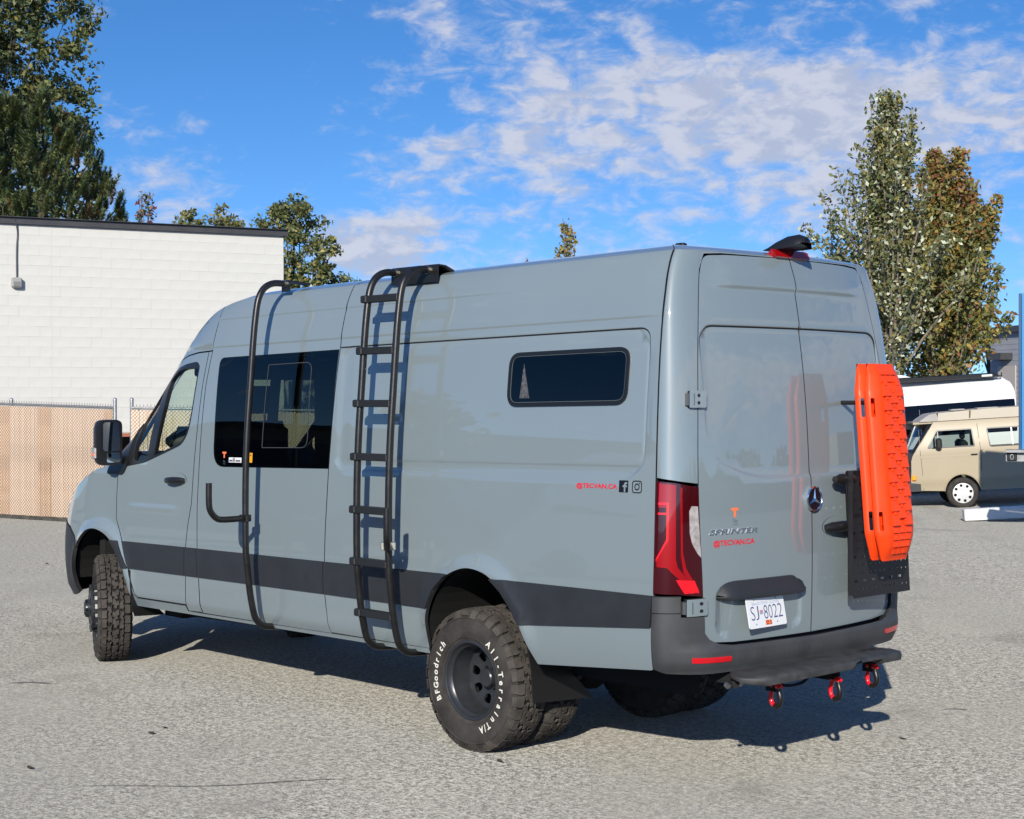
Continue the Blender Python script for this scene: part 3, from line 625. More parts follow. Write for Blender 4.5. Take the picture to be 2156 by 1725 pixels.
# tail light, left and right
for s_ in (0, 1):
    fl_ = (lambda pts: [(4-a, b) for a, b in pts]) if s_ else (lambda pts: pts)
    tl = skin('tail_light', fl_([(.0, .995), (.0, 1.556), (.5, 1.546), (1.0, 1.522), (1.0, .972), (.55, .99)]), perim, M['darkred'], van, sgn=1, h=.05, off=.006, thick=.03, inset=.006)
    skin('lamp_lens', fl_([(.09, 1.541), (.52, 1.531), (.52, 1.17), (.56, 1.128), (.70, 1.085), (.86, 1.02), (.84, .99), (.78, 1.0), (.60, 1.065), (.34, 1.125), (.09, 1.13), (.07, 1.18), (.30, 1.235), (.32, 1.30), (.30, 1.42), (.09, 1.42)]), perim, M['redlens'], tl, sgn=1, h=.03, off=.0075, thick=.01, inset=.001)
    skin('lamp_strip', fl_([(.09, 1.445), (.36, 1.445), (.36, 1.26), (.07, 1.155), (.07, 1.168), (.31, 1.265), (.31, 1.434), (.09, 1.434)]), perim, M['brightred'], tl, sgn=1, h=.03, off=.009, thick=.01, inset=0)
    skin('lamp_strip', fl_([(.09, 1.396), (.31, 1.396), (.31, 1.386), (.09, 1.386)]), perim, M['brightred'], tl, sgn=1, h=.03, off=.009, thick=.01, inset=0)
    skin('lamp_strip', fl_([(.62, 1.52), (.66, 1.515), (.66, 1.20), (.72, 1.12), (.92, 1.02), (.93, .99), (.88, 1.0), (.67, 1.10), (.62, 1.18)]), perim, M['redlens'], tl, sgn=1, h=.03, off=.0085, thick=.01, inset=0)
    skin('reversing_lens', fl_([(.80, 1.40), (.85, 1.425), (.965, 1.422), (.985, 1.17), (.93, 1.19), (.84, 1.24), (.80, 1.29)]), perim, M['clearlens'], tl, sgn=1, h=.03, off=.009, thick=.01, inset=0)
    skin('lamp_reflector', fl_([(.52, 1.068), (.86, 1.06), (.93, 1.0), (.68, .998)]), perim, M['brightred'], tl, sgn=1, h=.03, off=.010, thick=.01, inset=0)
# hinges
for z, p0, p1 in ((1.948, .78, 1.05), (.928, .70, 1.02)):
    for s_ in (0, 1):
        f_ = (lambda a, b: perim(4-a, b)) if s_ else perim; sg_ = -1 if s_ else 1
        hg = skin('door_hinge', roundpoly([(p0, z-.042), (p0, z+.042), (p1, z+.042), (p1, z-.042)], .012, 3), f_, P, van, sgn=sg_, h=.03, off=.020, thick=.03, inset=0)
        skin('hinge_knuckle', [(p0-.06, z-.03), (p0-.06, z+.03), (p0-.005, z+.03), (p0-.005, z-.03)], f_, mat('hinge pin steel', (.2, .2, .2), .4, metal=.6), hg, sgn=sg_, h=.03, off=.016, thick=.03, inset=0)
        for dz in (-.018, .018): skin('hinge_bolt', [(p1-.08+.03*math.cos(t_), z+dz+.009*math.sin(t_)) for t_ in np.linspace(0, 2*PI, 9)[:-1]], f_, M['gap'], hg, sgn=sg_, h=.03, off=.021, thick=.002, inset=0)
        skin('hinge_slot', [(p0+.09, z-.03), (p0+.09, z+.028), (p0+.11, z+.028), (p0+.11, z-.03)], f_, M['greydecal'], hg, sgn=sg_, h=.03, off=.021, thick=.001, inset=0)
# number plate brow, plate
mb = MB(); ys = np.linspace(.715, .07, 26); rows = []
for y in ys:
    u = (y-.07)/(.645); e = (1-abs(2*u-1)**7)**.6 if 0 < u < 1 else 0
    zt = .975+.065*min(1, e*1.02)-(.012 if u < .15 else 0); zb = .962-.012*e; X = float(xr(y, 1.0)); o_ = .050*e+.004
    rows.append([np.array([X+.004, y, zt+.002]), np.array([X-.012*e-.003, y, zt]), np.array([X-.7*o_, y, .55*zt+.45*zb]), np.array([X-o_, y, zb+.016]), np.array([X-o_+.004, y, zb]), np.array([X-.4*o_, y, zb-.006]), np.array([X+.016, y, zb-.004])])
for r in rows:
    for p in r: p[2] -= RAKE*p[0]
strip(mb, rows, True); mb.build('plate_light_brow', PL, rd, 50)
PX = 1.706; ty, tz = .088, 0.
def plfn(a, b, off=0.):                         # plate plane: a across (to the right as one reads), b up; bottom edge kicked out
    a = np.asarray(a, float); b = np.asarray(b, float); return np.stack([-(PX+.004+off)-.030*(1-b/.152)*1.0+a*.02, .560-a-b*0+.0*a, .800+b-RAKE*-PX+.0*b+a*0.0], -1)
po = roundpoly([(0, 0), (.305, 0), (.305, .152), (0, .152)], .012, 3)
pla = skin('licence_plate', po, plfn, M['plate'], rd, sgn=1, h=.08, thick=.006, inset=0)
mb = MB()
f1 = lambda a, b: plfn(a, b, .0012)
for ch, x0, x1 in (('S', .022, .054), ('J', .060, .086), ('8', .128, .160), ('0', .166, .198), ('2', .204, .238), ('2', .244, .280)): text_map(mb, ch, f1, x0, x1, .040, .108, -.012)
mb.build('plate_number', M['plateblue'], pla)
mb = MB(); text_map(mb, 'Beautiful British Columbia', f1, .040, .262, .113, .131, .004); mb.build('plate_motto', M['platesoft'], pla)
mb = MB(); f = lambda x0, x1, y0, y1, ff=f1: mb.add([tuple(p) for p in ff(np.array([x0, x1, x1, x0]), np.array([y0, y0, y1, y1]))], [(0, 1, 2, 3)])
f(.095, .122, .076, .086); mb.build('plate_flag', mat('plate flag red', (.62, .25, .28), .5), pla)
mb = MB(); f(.094, .121, .066, .075); mb.build('plate_flag', mat('plate flag blue', (.30, .36, .45), .5), pla)
mb = MB(); f(.130, .182, .010, .034); mb.build('renewal_sticker', M['torange'], pla)
mb = MB(); text_map(mb, '0 I', lambda a, b: plfn(a, b, .0018), .136, .176, .022, .031, .02); text_map(mb, 'III II', lambda a, b: plfn(a, b, .0018), .136, .178, .012, .018, .02); mb.build('sticker_print', M['blackdecal'], pla)
for x, y in ((.062, .139), (.238, .139), (.055, .020), (.228, .020)):
    mb = MB(); mb.add([tuple(p) for p in plfn(x+.004*np.cos(np.linspace(0, 2*PI, 9)[:-1]), y+.004*np.sin(np.linspace(0, 2*PI, 9)[:-1]), .002)], [tuple(range(8))]); mb.build('plate_screw', M['greydecal'], pla)
# handle, badge, lettering on the doors
def rpt(y, z, off=0.): p = rear(np.array(y), np.array(z)); return Vector((float(p[0])-off, float(p[1]), float(p[2])))
skin('handle_bezel', [(-.215+.128*math.cos(t_), 1.272+.055*math.sin(t_)) for t_ in np.linspace(0, 2*PI, 33)[:-1]], rear, P, rd2, sgn=-1, h=.04, off=.004, thick=.006, inset=0)
mb = MB(); mb.tube([rpt(-.095, 1.268, .018), rpt(-.13, 1.272, .034), rpt(-.21, 1.272, .044), rpt(-.29, 1.272, .034), rpt(-.335, 1.268, .018)], [.018, .026, .03, .026, .016], 14); mb.build('door_handle', M['black'], rd2, 60)
bc = rpt(-.005, 1.425, .012); bd = MB()
bd.lathe([(0, -.012), (.060, -.012), (.062, -.004), (.0665, .002), (.0665, .006), (.060, .009), (.056, .004), (.056, 0)], 40, 'x', bc); badge = bd.build('round_badge', M['chrome'], rd2, 40)
for v in badge.data.vertices: v.co.x = 2*bc.x-v.co.x
badge.data.flip_normals()
mb = MB(); mb.add([(bc.x-.004, bc.y+.056*math.cos(a), bc.z+.056*math.sin(a)) for a in np.linspace(0, 2*PI, 33)[:-1]], [tuple(range(32))]); mb.build('badge_face', mat('badge black', (.012, .012, .02), .1, coat=1), badge)
mb = MB(); c0 = Vector((bc.x-.012, bc.y, bc.z))
for k in range(3):
    a = PI/2+k*2*PI/3; tip = Vector((bc.x-.006, bc.y+.057*math.cos(a), bc.z+.057*math.sin(a)))
    for sg in (1, -1):
        b2 = a+sg*PI/3; s_ = Vector((bc.x-.005, bc.y+.011*math.cos(b2), bc.z+.011*math.sin(b2))); mb.add([c0, tip, s_], [(0, 1, 2) if sg < 0 else (0, 2, 1)])
mb.build('badge_star', M['chrome'], badge)
fr_ = lambda off: (lambda a, b: rear(np.asarray(a), np.asarray(b))+np.array([-off, 0, 0]))
mb = MB(); text_map(mb, '@TECVAN.CA', fr_(.0015), .737, .458, 1.213, 1.249, .03); mb.build('decal_lettering', M['red'], rd, label='red lettering on the left rear door')
mb = MB(); text_map(mb, 'SPRINTER', fr_(.005), .764, .440, 1.277, 1.303, .014, .04); sp = mb.build('model_lettering', M['chrome2'], rd)
sp.modifiers.new('depth', 'SOLIDIFY').thickness = .004
def tlogo(name, parent, x0, y0, s, fn, m):
    mb = MB(); o = [(-.5, 1), (.5, 1), (.5, .72), (.16, .68), (.16, .06), (.05, 0), (-.05, 0), (-.16, .06), (-.16, .68), (-.5, .72)]; p = np.array(o)*[s[0], s[1]]+[x0, y0]
    mb.add([tuple(q) for q in fn(p[:, 0], p[:, 1])], [(0, 1, 2, 9), (9, 2, 3, 8), (8, 3, 4, 7), (7, 4, 5, 6)]); return mb.build(name, m, parent)
tlogo('hammer_logo', rd, .594, 1.358, (-.050, .048), fr_(.0015), M['torange'])
mb = MB(); text_map(mb, 'Tec', fr_(.0015), .609, .575, 1.332, 1.349, .01); text_map(mb, 'VANS', fr_(.0015), .607, .577, 1.320, 1.325, .02); mb.build('decal_small_print', M['greydecal'], rd)
# roof lamp, camera pod, aerial
skin('brake_light', roundpoly([(1.80, 2.690), (1.77, 2.724), (2.235, 2.724), (2.235, 2.690)], .008, 3), lambda p, z: perim(p, np.minimum(z, 2.75)), M['redlens'], van, sgn=1, h=.03, off=.022, thick=.05, inset=0)
mb = MB(); secs = []
for u, w, zt, zb in ((0, .10, .012, 0), (.12, .105, .03, 0), (.3, .105, .065, .002), (.55, .10, .092, .004), (.80, .088, .098, .012), (.97, .070, .080, .022), (1.0, .06, .062, .03)):
    x = -1.46-.23*u; secs.append([np.array([x, .03+w*.74*math.cos(a), 2.758+zt*.80*abs(math.sin(a))**.8 if math.sin(a) > 0 else 2.758+zb]) for a in np.linspace(0, 2*PI, 17)[:-1]])
n = 16; vs = [tuple(p+np.array([0, 0.0, -.002])) for r in secs for p in r]
mb.add(vs, [(i*n+j, i*n+(j+1) % n, (i+1)*n+(j+1) % n, (i+1)*n+j) for i in range(len(secs)-1) for j in range(n)]+[tuple(range(n)), tuple((len(secs)-1)*n+j for j in range(n-1, -1, -1))])
cp = mb.build('roof_camera_pod', M['black'], van, 40)
mb = MB(); mb.lathe([(0, .006), (.010, .004), (.011, 0)], 14, 'x', (-1.694, 0.03, 2.795)); mb.build('camera_lens', M['glass_black'], cp)
mb = MB(); mb.box((-1.25, .52, 2.774), (.06, .04, .022), bev=.006); mb.build('roof_bolt_cap', M['black'], van)

# side lettering and symbols
fs_ = lambda off: (lambda a, b: side(np.asarray(a), np.asarray(b))+np.array([0, off, 0]))
mb = MB(); text_map(mb, '@TECVAN.CA', fs_(.0015), -.948, -1.237, 1.497, 1.529, .03); mb.build('decal_lettering', M['red'], van, label='red lettering on the left side')
sq = roundpoly([(-1.250, 1.488), (-1.250, 1.548), (-1.313, 1.548), (-1.313, 1.488)], .003, 2); fcut = [(-1.283, 1.4895), (-1.283, 1.514), (-1.274, 1.514), (-1.274, 1.524), (-1.283, 1.524), (-1.283, 1.530), (-1.288, 1.5375), (-1.297, 1.540), (-1.306, 1.539), (-1.306, 1.530), (-1.299, 1.530), (-1.2945, 1.527), (-1.2945, 1.524), (-1.304, 1.524), (-1.305, 1.514), (-1.2945, 1.514), (-1.2945, 1.4895)]
skin('social_square_decal', sq, side, M['blackdecal'], van, holes=[fcut], sgn=-1, h=.02, off=.0015, thick=0, inset=0)
def ring(name, outer, inner, off=.0015): return skin(name, outer, side, M['blackdecal'], van, holes=[inner], sgn=-1, h=.02, off=off, thick=0, inset=0)
r1 = roundpoly([(-1.339, 1.486), (-1.339, 1.549), (-1.406, 1.549), (-1.406, 1.486)], .018, 4); ring('camera_symbol_decal', r1, inset_poly(r1, .0055))
cc = lambda r, cx=-1.3725, cz=1.5175, n=24: [(cx+r*math.cos(a), cz+r*math.sin(a)) for a in np.linspace(0, 2*PI, n+1)[:-1]]
ring('camera_symbol_ring', cc(.0175), cc(.0115)); skin('camera_symbol_dot', cc(.004, -1.3905, 1.535, 8), side, M['blackdecal'], van, sgn=-1, h=.02, off=.0015, thick=0, inset=0)
tlogo('window_sticker', w1, 2.405, 1.612, (-.048, .042), fs_(.002), M['torange'])
mb = MB(); text_map(mb, 'Tec', fs_(.002), 2.417, 2.392, 1.583, 1.597, .02); text_map(mb, 'VANS', fs_(.002), 2.417, 2.39, 1.570, 1.576, .02); mb.build('window_sticker', M['greydecal'], w1)
def patch(name, x0, x1, z0, z1, m, parent, off=.002):
    mb = MB(); mb.add([tuple(p) for p in fs_(off)(np.array([x0, x1, x1, x0]), np.array([z0, z0, z1, z1]))], [(0, 1, 2, 3)]); return mb.build(name, m, parent)
ws_ = patch('window_sticker', 2.346, 2.193, 1.584, 1.617, M['white'], w1)
mb = MB(); text_map(mb, 'METRO LITE', fs_(.0035), 2.338, 2.20, 1.602, 1.613, .03); text_map(mb, 'VAN WINDOWS', fs_(.0035), 2.338, 2.20, 1.588, 1.597, .03)
bpy.data.meshes.remove(mb.mesh('x', M['blackdecal']))
mb = MB()
for x0, x1, z0, z1 in ((2.338, 2.30, 1.590, 1.602), (2.295, 2.285, 1.588, 1.614), (2.28, 2.272, 1.588, 1.614), (2.262, 2.205, 1.590, 1.601)): mb.add([tuple(p) for p in fs_(.0035)(np.array([x0, x1, x1, x0]), np.array([z0, z0, z1, z1]))], [(0, 1, 2, 3)])
mb.build('sticker_print', M['greydecal'], w1)
patch('window_sticker', 2.122, 2.065, 1.586, 1.650, M['yellow'], w1)
mb = MB()
for cx, cz in ((2.108, 1.642), (2.085, 1.64)): mb.add([tuple(p) for p in fs_(.003)(cx+.006*np.cos(np.linspace(0, 2*PI, 7)[:-1]), cz-.006+.006*np.sin(np.linspace(0, 2*PI, 7)[:-1]))], [tuple(range(6))])
mb.build('sticker_print', M['blackdecal'], w1)
# door handle, mirror
sp_ = lambda a, z, off: Vector((float(side(a, z)[0]), float(side(a, z)[1])+off, float(side(a, z)[2])))
skin('handle_bezel', [(3.003+.125*math.cos(t_), 1.456+.048*math.sin(t_)) for t_ in np.linspace(0, 2*PI, 33)[:-1]], side, P, door, sgn=-1, h=.04, off=.004, thick=.006, inset=0)
mb = MB(); mb.tube([sp_(2.885, 1.452, .016), sp_(2.92, 1.452, .034), sp_(3.0, 1.448, .042), sp_(3.08, 1.447, .034), sp_(3.118, 1.452, .016)], [.014, .021, .026, .022, .014], 14); mb.build('door_handle', M['black'], door, 60)
skin('mirror_base', roundpoly([(3.95, 1.63), (3.86, 1.73), (3.70, 1.845), (3.69, 1.56), (3.76, 1.475), (3.99, 1.475)], .02, 3), side, M['black'], door, sgn=-1, h=.05, off=.014, thick=.03, inset=0)
mb = MB(); mb.tube([(3.85, 1.0, 1.55), (3.84, 1.10, 1.55)], .035, 10); 
mc = Vector((3.765, 1.112, 1.662))
def rr_(w, h, r, x, n=6): return [Vector((mc.x+x, mc.y+a, mc.z+b)) for a, b in roundpoly([(-w/2, -h/2), (w/2, -h/2), (w/2, h/2), (-w/2, h/2)], r, n)]
rings = [rr_(.178, .325, .045, -.045), rr_(.19, .335, .05, -.02), rr_(.185, .33, .06, .04), rr_(.15, .29, .06, .085), rr_(.09, .22, .04, .105)]
n = len(rings[0]); mb.add([v for r in rings for v in r], [(i*n+j, (i+1)*n+j, (i+1)*n+(j+1) % n, i*n+(j+1) % n) for i in range(len(rings)-1) for j in range(n)]+[tuple(range(n-1, -1, -1))[::-1], tuple((len(rings)-1)*n+j for j in range(n))])
mir = mb.build('wing_mirror', M['black'], van, 40)
mb = MB(); mb.add([Vector((mc.x-.047, mc.y+a, mc.z+b)) for a, b in roundpoly([(-.072, -.062), (.066, -.062), (.066, .148), (-.062, .148)], .025, 4)], [tuple(range(20))[::-1]]); mb.build('mirror_glass', M['mirrorglass'], mir)
mb = MB(); mb.add([Vector((mc.x-.047, mc.y+a, mc.z+b)) for a, b in roundpoly([(-.072, -.145), (.036, -.145), (.036, -.072), (-.072, -.072)], .015, 4)], [tuple(range(20))[::-1]]); mb.build('mirror_glass', M['mirrorglass'], mir)
mb = MB(); mb.box((3.80, 1.206, 1.585), (.06, .020, .08), bev=.006); ind = mb.build('mirror_indicator', M['clearlens'], mir, 40)
mb = MB(); mb.box((3.80, 1.209, 1.575), (.04, .020, .02), bev=.004); mb.build('indicator_bulb', M['torange'], mir)
# interior
mb = MB(); mb.box((2.86, .42, 1.52), (.16, .50, .60), bev=.06); mb.box((3.05, .42, 1.18), (.55, .50, .18), bev=.06)
seatn = mb.build('driver_seat', M['seat'], van, 50)
mb = MB(); mb.box((2.86, .42, 1.972), (.10, .27, .20), bev=.045); mb.build('headrest', M['seat'], seatn, 50)
mb = MB(); mb.tube([(2.86, .36, 1.80), (2.86, .36, 1.90)], .008, 8); mb.tube([(2.86, .48, 1.80), (2.86, .48, 1.90)], .008, 8); mb.build('headrest_post', M['black'], seatn)
mb = MB(); mb.box((2.86, -.42, 1.52), (.16, .50, .60), bev=.06); s2 = mb.build('passenger_seat', M['seat'], van, 50)
mb = MB(); mb.box((2.86, -.42, 1.972), (.10, .27, .20), bev=.045); mb.build('headrest', M['seat'], s2, 50)
mb = MB(); mb.box((3.98, 0, 1.40), (.55, 1.72, .36), bev=.10); mb.box((3.88, .36, 1.66), (.30, .36, .22), bev=.09); mb.build('dashboard', M['dash'], van, 50)
mb = MB(); mb.tube([Vector((3.62+.10*math.sin(a)*-.4, .40+.19*math.cos(a), 1.52+.17*math.sin(a))) for a in np.linspace(0, 2*PI, 25)[:-1]], .015, 8, closed=True); mb.box((3.64, .40, 1.51), (.05, .32, .04)); mb.build('steering_wheel', M['black'], van, 60)

mb = MB(); mb.box((3.02, 0, 2.20), (.36, 1.5, .16), bev=.03); mb.build('overhead_shelf', M['inner'], van)
skin('pillar_trim', [(2.58, 1.52), (2.58, 2.30), (2.30, 2.30), (2.27, 1.52)], side, M['inner'], van, sgn=-1, h=.1, off=-.07, thick=.01, inset=0)
mb = MB(); mb.box((1.42, .62, 1.75), (.50, .30, 1.25)); mb.build('interior_cabinet', M['inner'], van)
# mud flaps
mb = MB(); fl1 = [(-.50, .950, .78), (-.505, .890, .325), (-.505, .42, .305), (-.50, .42, .62), (-.50, .80, .62)]
mb.prism([(-.50, .955, .775), (-.505, .90, .50), (-.505, .885, .325), (-.51, .435, .302), (-.50, .70, .56), (-.50, .75, .70)], (-.012, 0, 0)); mb.build('mud_flap', M['black'], van)
mb = MB(); mb.prism([(3.62, 1.03, .74), (3.62, 1.01, .46), (3.62, .985, .395), (3.62, .74, .385), (3.62, .86, .50), (3.62, .93, .60)], (-.012, 0, 0)); mb.build('mud_flap', M['black'], van)
for x in (-.505, 3.62):
    mb = MB(); mb.prism([(x, -.95, .70), (x, -.89, .33), (x, -.45, .31), (x, -.7, .6)], (-.012, 0, 0)); mb.build('mud_flap', M['black'], van)

# ---- wheels
NT_ = 34
def tyre_mesh():
    mb = MB(); prof = [(.205, -.088), (.214, -.104), (.235, -.113), (.285, -.124), (.33, -.123), (.362, -.113), (.381, -.098), (.388, -.080), (.390, 0), (.388, .080), (.381, .098), (.362, .113), (.33, .123), (.285, .124), (.235, .113), (.214, .104), (.205, .088)]
    mb.lathe(prof[:7], 72, 'y'); mb.lathe(prof[10:], 72, 'y'); mb.cur = 2; mb.lathe(prof[6:11], 72, 'y'); mb.cur = 0  # groove band coloured dark to imitate shadow between the tread blocks
    for r_, y_ in ((.243, .1165), (.350, .1195)):
        for s_ in (1, -1): mb.lathe([(r_-.004, s_*(y_-.001)), (r_-.001, s_*(y_+.0025)), (r_+.002, s_*(y_+.0025)), (r_+.005, s_*(y_-.002))], 72, 'y')
    ry = lambda y: .403-.9*max(0, abs(y)-.07)**1.45
    pitch = 2*PI/NT_
    def block(pts, k, ph, depth=.016):
        top = []; bot = []
        for y, s_ in pts:
            a = (k+ph+s_)*pitch; r1 = ry(y); r0 = r1-depth; top.append((r1*math.cos(a), y, r1*math.sin(a))); bot.append((r0*math.cos(a), y, r0*math.sin(a)))
        n = len(pts); mb.add(top+bot, [tuple(range(n))]+[(i, n+i, n+(i+1) % n, (i+1) % n) for i in range(n)])
    mb.cur = 1
    for k in range(NT_):
        j = .04*math.sin(k*2.7)
        if k % 2: block([(.024, -.30), (.006, -.20), (-.010, -.46), (-.022, -.40), (-.024, .05), (-.008, .16), (-.018, .46), (.004, .50), (.012, .24), (.024, .20)], k, j)
        else: block([(.022, -.46), (.008, -.50), (-.004, -.22), (-.022, -.26), (-.024, .12), (-.008, .22), (-.006, .50), (.014, .44), (.010, .14), (.024, .02)], k, j)
        for sg, ph in ((1, .5), (-1, .1)):
            if (k+(sg > 0)) % 2: block([(sg*.027, -.44), (sg*.040, -.20), (sg*.056, -.36), (sg*.060, .06), (sg*.046, .18), (sg*.056, .48), (sg*.040, .54), (sg*.030, .20), (sg*.034, -.08)][::sg], k, ph-j)
            else: block([(sg*.028, -.20), (sg*.042, -.46), (sg*.058, -.52), (sg*.052, -.10), (sg*.060, .14), (sg*.050, .44), (sg*.036, .30), (sg*.028, .46), (sg*.026, .10)][::sg], k, ph-j)
        for sg, ph in ((1, .0), (-1, .6)):
            w = .40 if k % 2 else .44; block([(sg*.062, -w), (sg*.080, -w-.02), (sg*.103, -w+.02), (sg*.103, w-.04), (sg*.082, w-.02), (sg*.062, w-.10), (sg*.068, 0)][::sg], k, ph+j, .02)
            a0, a1 = (k+ph-w+.04)*pitch, (k+ph+w-.06)*pitch; L_ = .352 if k % 2 else .365      # lugs that run down the shoulder
            q = []
            for r_, y_, dr in ((.388, .103, .004), (.372, .114, .004), (L_, .1215, .0035)):
                for a in (a0, a1): q.append(((r_+dr*.3)*math.cos(a), sg*(y_+dr), (r_+dr*.3)*math.sin(a)))
            mb.add(q, [(0, 1, 3, 2)[::-sg], (2, 3, 5, 4)[::-sg]])
            for i, j2 in ((0, 2), (2, 4), (1, 3), (3, 5)):
                pa, pb = q[i], q[j2]; mb.add([pa, pb, (pb[0]*.985, pb[1]-sg*.008, pb[2]*.985), (pa[0]*.985, pa[1]-sg*.008, pa[2]*.985)], [(0, 1, 2, 3)])
    mb.cur = 0
    return mb.mesh('tyre', [M['rubber'], M['tread'], mat('shaded tyre groove', (.010, .009, .008), .95)], 35)
TY = tyre_mesh()
def rim_mesh(dish):
    """dish>0: the spoked disc sits that far inside the lip; <0: it stands proud"""
    mb = MB(); L = .100
    mb.lathe([(.206, L-.004), (.222, L+.004), (.224, L+.010), (.216, L+.013), (.208, L+.008), (.203, L-.01), (.190, L-.022), (.187, L-.06), (.178, L-.085), (.176, -.085), (.206, -.095)], 64, 'y')
    yd = L-dish; n = 8; 
    if dish < 0:
        mb.cur = 1; mb.lathe([(.158, L-.06), (.160, yd-.012), (.165, yd-.004)], 64, 'y'); mb.cur = 0
        for k in range(16):
            a = k*PI/8; R_ = Matrix.Rotation(-a, 3, 'Y'); mb.box(R_ @ Vector((.166, (L+yd)/2, 0)), (.024, yd-L+.012, .028), R_)
    me = mb.mesh('rim', [M['rim'], mat('pale machined hub', (.55, .55, .52), .5)], 35); return me, yd
def disc(parent, yd, crown, hb=.056):
    o = [(.178*math.cos(a), .178*math.sin(a)) for a in np.linspace(0, 2*PI, 65)[:-1]]; hs_ = []
    for k in range(8):
        a = k*PI/4+.2; hs_.append(roundpoly([(.154*math.cos(a-.21), .154*math.sin(a-.21)), (.154*math.cos(a+.21), .154*math.sin(a+.21)), (.100*math.cos(a+.20), .100*math.sin(a+.20)), (.100*math.cos(a-.20), .100*math.sin(a-.20))], .022, 3))
    fn = lambda a, b: np.stack([a+0*b, yd+crown*np.clip((.178-np.hypot(a, b))/.10, 0, 1)**1.3, b+0*a], -1)
    skin('wheel_disc', o, fn, M['rim'], parent, holes=hs_, sgn=-1, h=.03, thick=.012, inset=0)
    mb = MB(); yc = yd+crown
    mb.lathe([(.072, yc-.02), (.070, yc+.006), (.055, yc+.008), (.052, yc+hb-.006), (.046, yc+hb), (.0, yc+hb)], 32, 'y')
    mb.build('hub_cap', M['rim'], parent, 35)
    for k in range(6):
        a = k*PI/3; mb = MB(); mb.tube([(.062*math.cos(a), yc, .062*math.sin(a)), (.062*math.cos(a), yc+.022, .062*math.sin(a))], .010, 6); mb.build('wheel_nut', M['black'], parent)
RM = {}
def wheel(x, y, steer=0., dish=.15, flip=False, text=False, full=True):
    w = link('wheel', TY, None, van); w.location = (x, y, .397); w.rotation_euler = (0, random.random()*0, (PI if flip else 0)+steer)
    if dish not in RM: RM[dish] = rim_mesh(dish)
    me, yd = RM[dish]; r = link('rim', me, None, w)
    if full: disc(w, yd, -.02 if dish > 0 else .018, .056 if dish > 0 else .03)
    return w
wl = wheel(-.06, .835, dish=.135)
wheel(-.06, .56, dish=.135, full=False); wheel(-.06, -.835, dish=.135, flip=True); wheel(-.06, -.56, dish=.135, flip=True, full=False)
wf = wheel(4.17, .87, steer=math.radians(-24), dish=-.055); wheel(4.17, -.87, steer=math.radians(-24), dish=-.055, flip=True)
mb = MB()
def arc_text(mb, s, a0, a1, r, hgt, w):
    for i, ch in enumerate(s):
        if ch == ' ': continue
        v, f = glyphs(ch, .03); am = math.radians(a0+(a1-a0)*(i/(len(s)-1) if len(s) > 1 else 0)); hb_ = .75 if ch in 'cdorenait' and ch not in 'dit' else 1.
        lo, hi = v.min(0), v.max(0); base = lo[1]; W_ = w*(hi[0]-lo[0]); pts = []
        for q in v:
            X = (q[0]-(lo[0]+hi[0])/2)*w; Y = (q[1]-.36)*hgt/.72+0
            rr = r+Y; ct, st = math.cos(am), math.sin(am)
            # reading direction runs clockwise as seen from outside, tops outward; outside view: image right is -x
            ux, uz = -ct, st; tx, tz_ = -st, -ct
            pts.append((ux*-1*-rr+tx*X, .1285-.35*max(0, rr-.31)-.2*max(0, .25-rr), uz*rr+tz_*X))
        mb.add(pts, f)
arc_text(mb, 'BFGoodrich', 207, 139, .283, .040, .050)
mb.build('sidewall_lettering', M['whitedecal'], wl); mb = MB()
arc_text(mb, 'All-Terrain', 52, -42, .283, .038, .050); mb.build('sidewall_lettering', M['whitedecal'], wl); mb = MB(); arc_text(mb, 'T/A', -53, -66, .283, .038, .046)
mb.build('sidewall_lettering', M['whitedecal'], wl)

# ---- ladder and the single bar in front of it
RAIL = [(.865, 2.728), (.93, 2.728), (.985, 2.712), (1.03, 2.675), (1.062, 2.61), (1.082, 2.50), (1.10, 2.34), (1.122, 2.07), (1.146, 1.77), (1.160, 1.45), (1.161, 1.05), (1.150, .90), (1.128, .73), (1.10, .60), (1.075, .55), (1.03, .515), (.96, .503), (.88, .500)]
def rail(x): return [(x, a, b) for a, b in [tuple(p)[:2] for p in crom([(a, b, 0) for a, b in RAIL], 4)]]
mb = MB()
mb.prism([(.745, .865, 2.655), (.745, .865, 2.752), (.745, .855, 2.759), (.745, .80, 2.755), (.745, .735, 2.728), (.745, .735, 2.718), (.745, .80, 2.745), (.745, .853, 2.750), (.745, .857, 2.655)], (-.43, 0, 0))
lad = mb.build('side_ladder', M['black'], van, label='black tubular side ladder with seven rungs')
for x in (.70, .40):
    mb = MB(); mb.tube(rail(x), .0215, 14); r = mb.build('ladder_rail', M['tube'], lad, 50)
    mb = MB(); mb.tube([(x, .862, 2.728), (x, .878, 2.728)], .025, 10); mb.tube([(x, .875, .500), (x, .86, .500)], .022, 10); mb.build('rail_bolt', M['steel'], lad)
for z in (2.554, 2.249, 1.942, 1.631, 1.323, 1.02, .717):
    y = float(np.interp(z, [b for a, b in RAIL][::-1], [a for a, b in RAIL][::-1])); mb = MB()
    mb.box((.55, y+.002, z+.007), (.30, .050, .042), bev=.004); mb.box((.705, y+.010, z+.007), (.055, .058, .045), bev=.006); mb.build('rung', M['rung'], lad)
mb = MB(); mb.box((.55, .88, .515), (.40, .06, .05), bev=.005); mb.build('lower_bracket', M['tube'], lad)
mb = MB(); mb.prism([(1.90, .865, 2.675), (1.90, .865, 2.750), (1.90, .70, 2.735), (1.90, .70, 2.727), (1.90, .855, 2.740), (1.90, .857, 2.675)], (-.09, 0, 0)); bar = mb.build('side_bar', M['black'], van, label='single black tube standing off the side ahead of the ladder')
mb = MB(); mb.tube([(x, y+.012, z) for x, y, z in rail(1.86)], .0215, 14); mb.build('bar_tube', M['tube'], bar, 50)
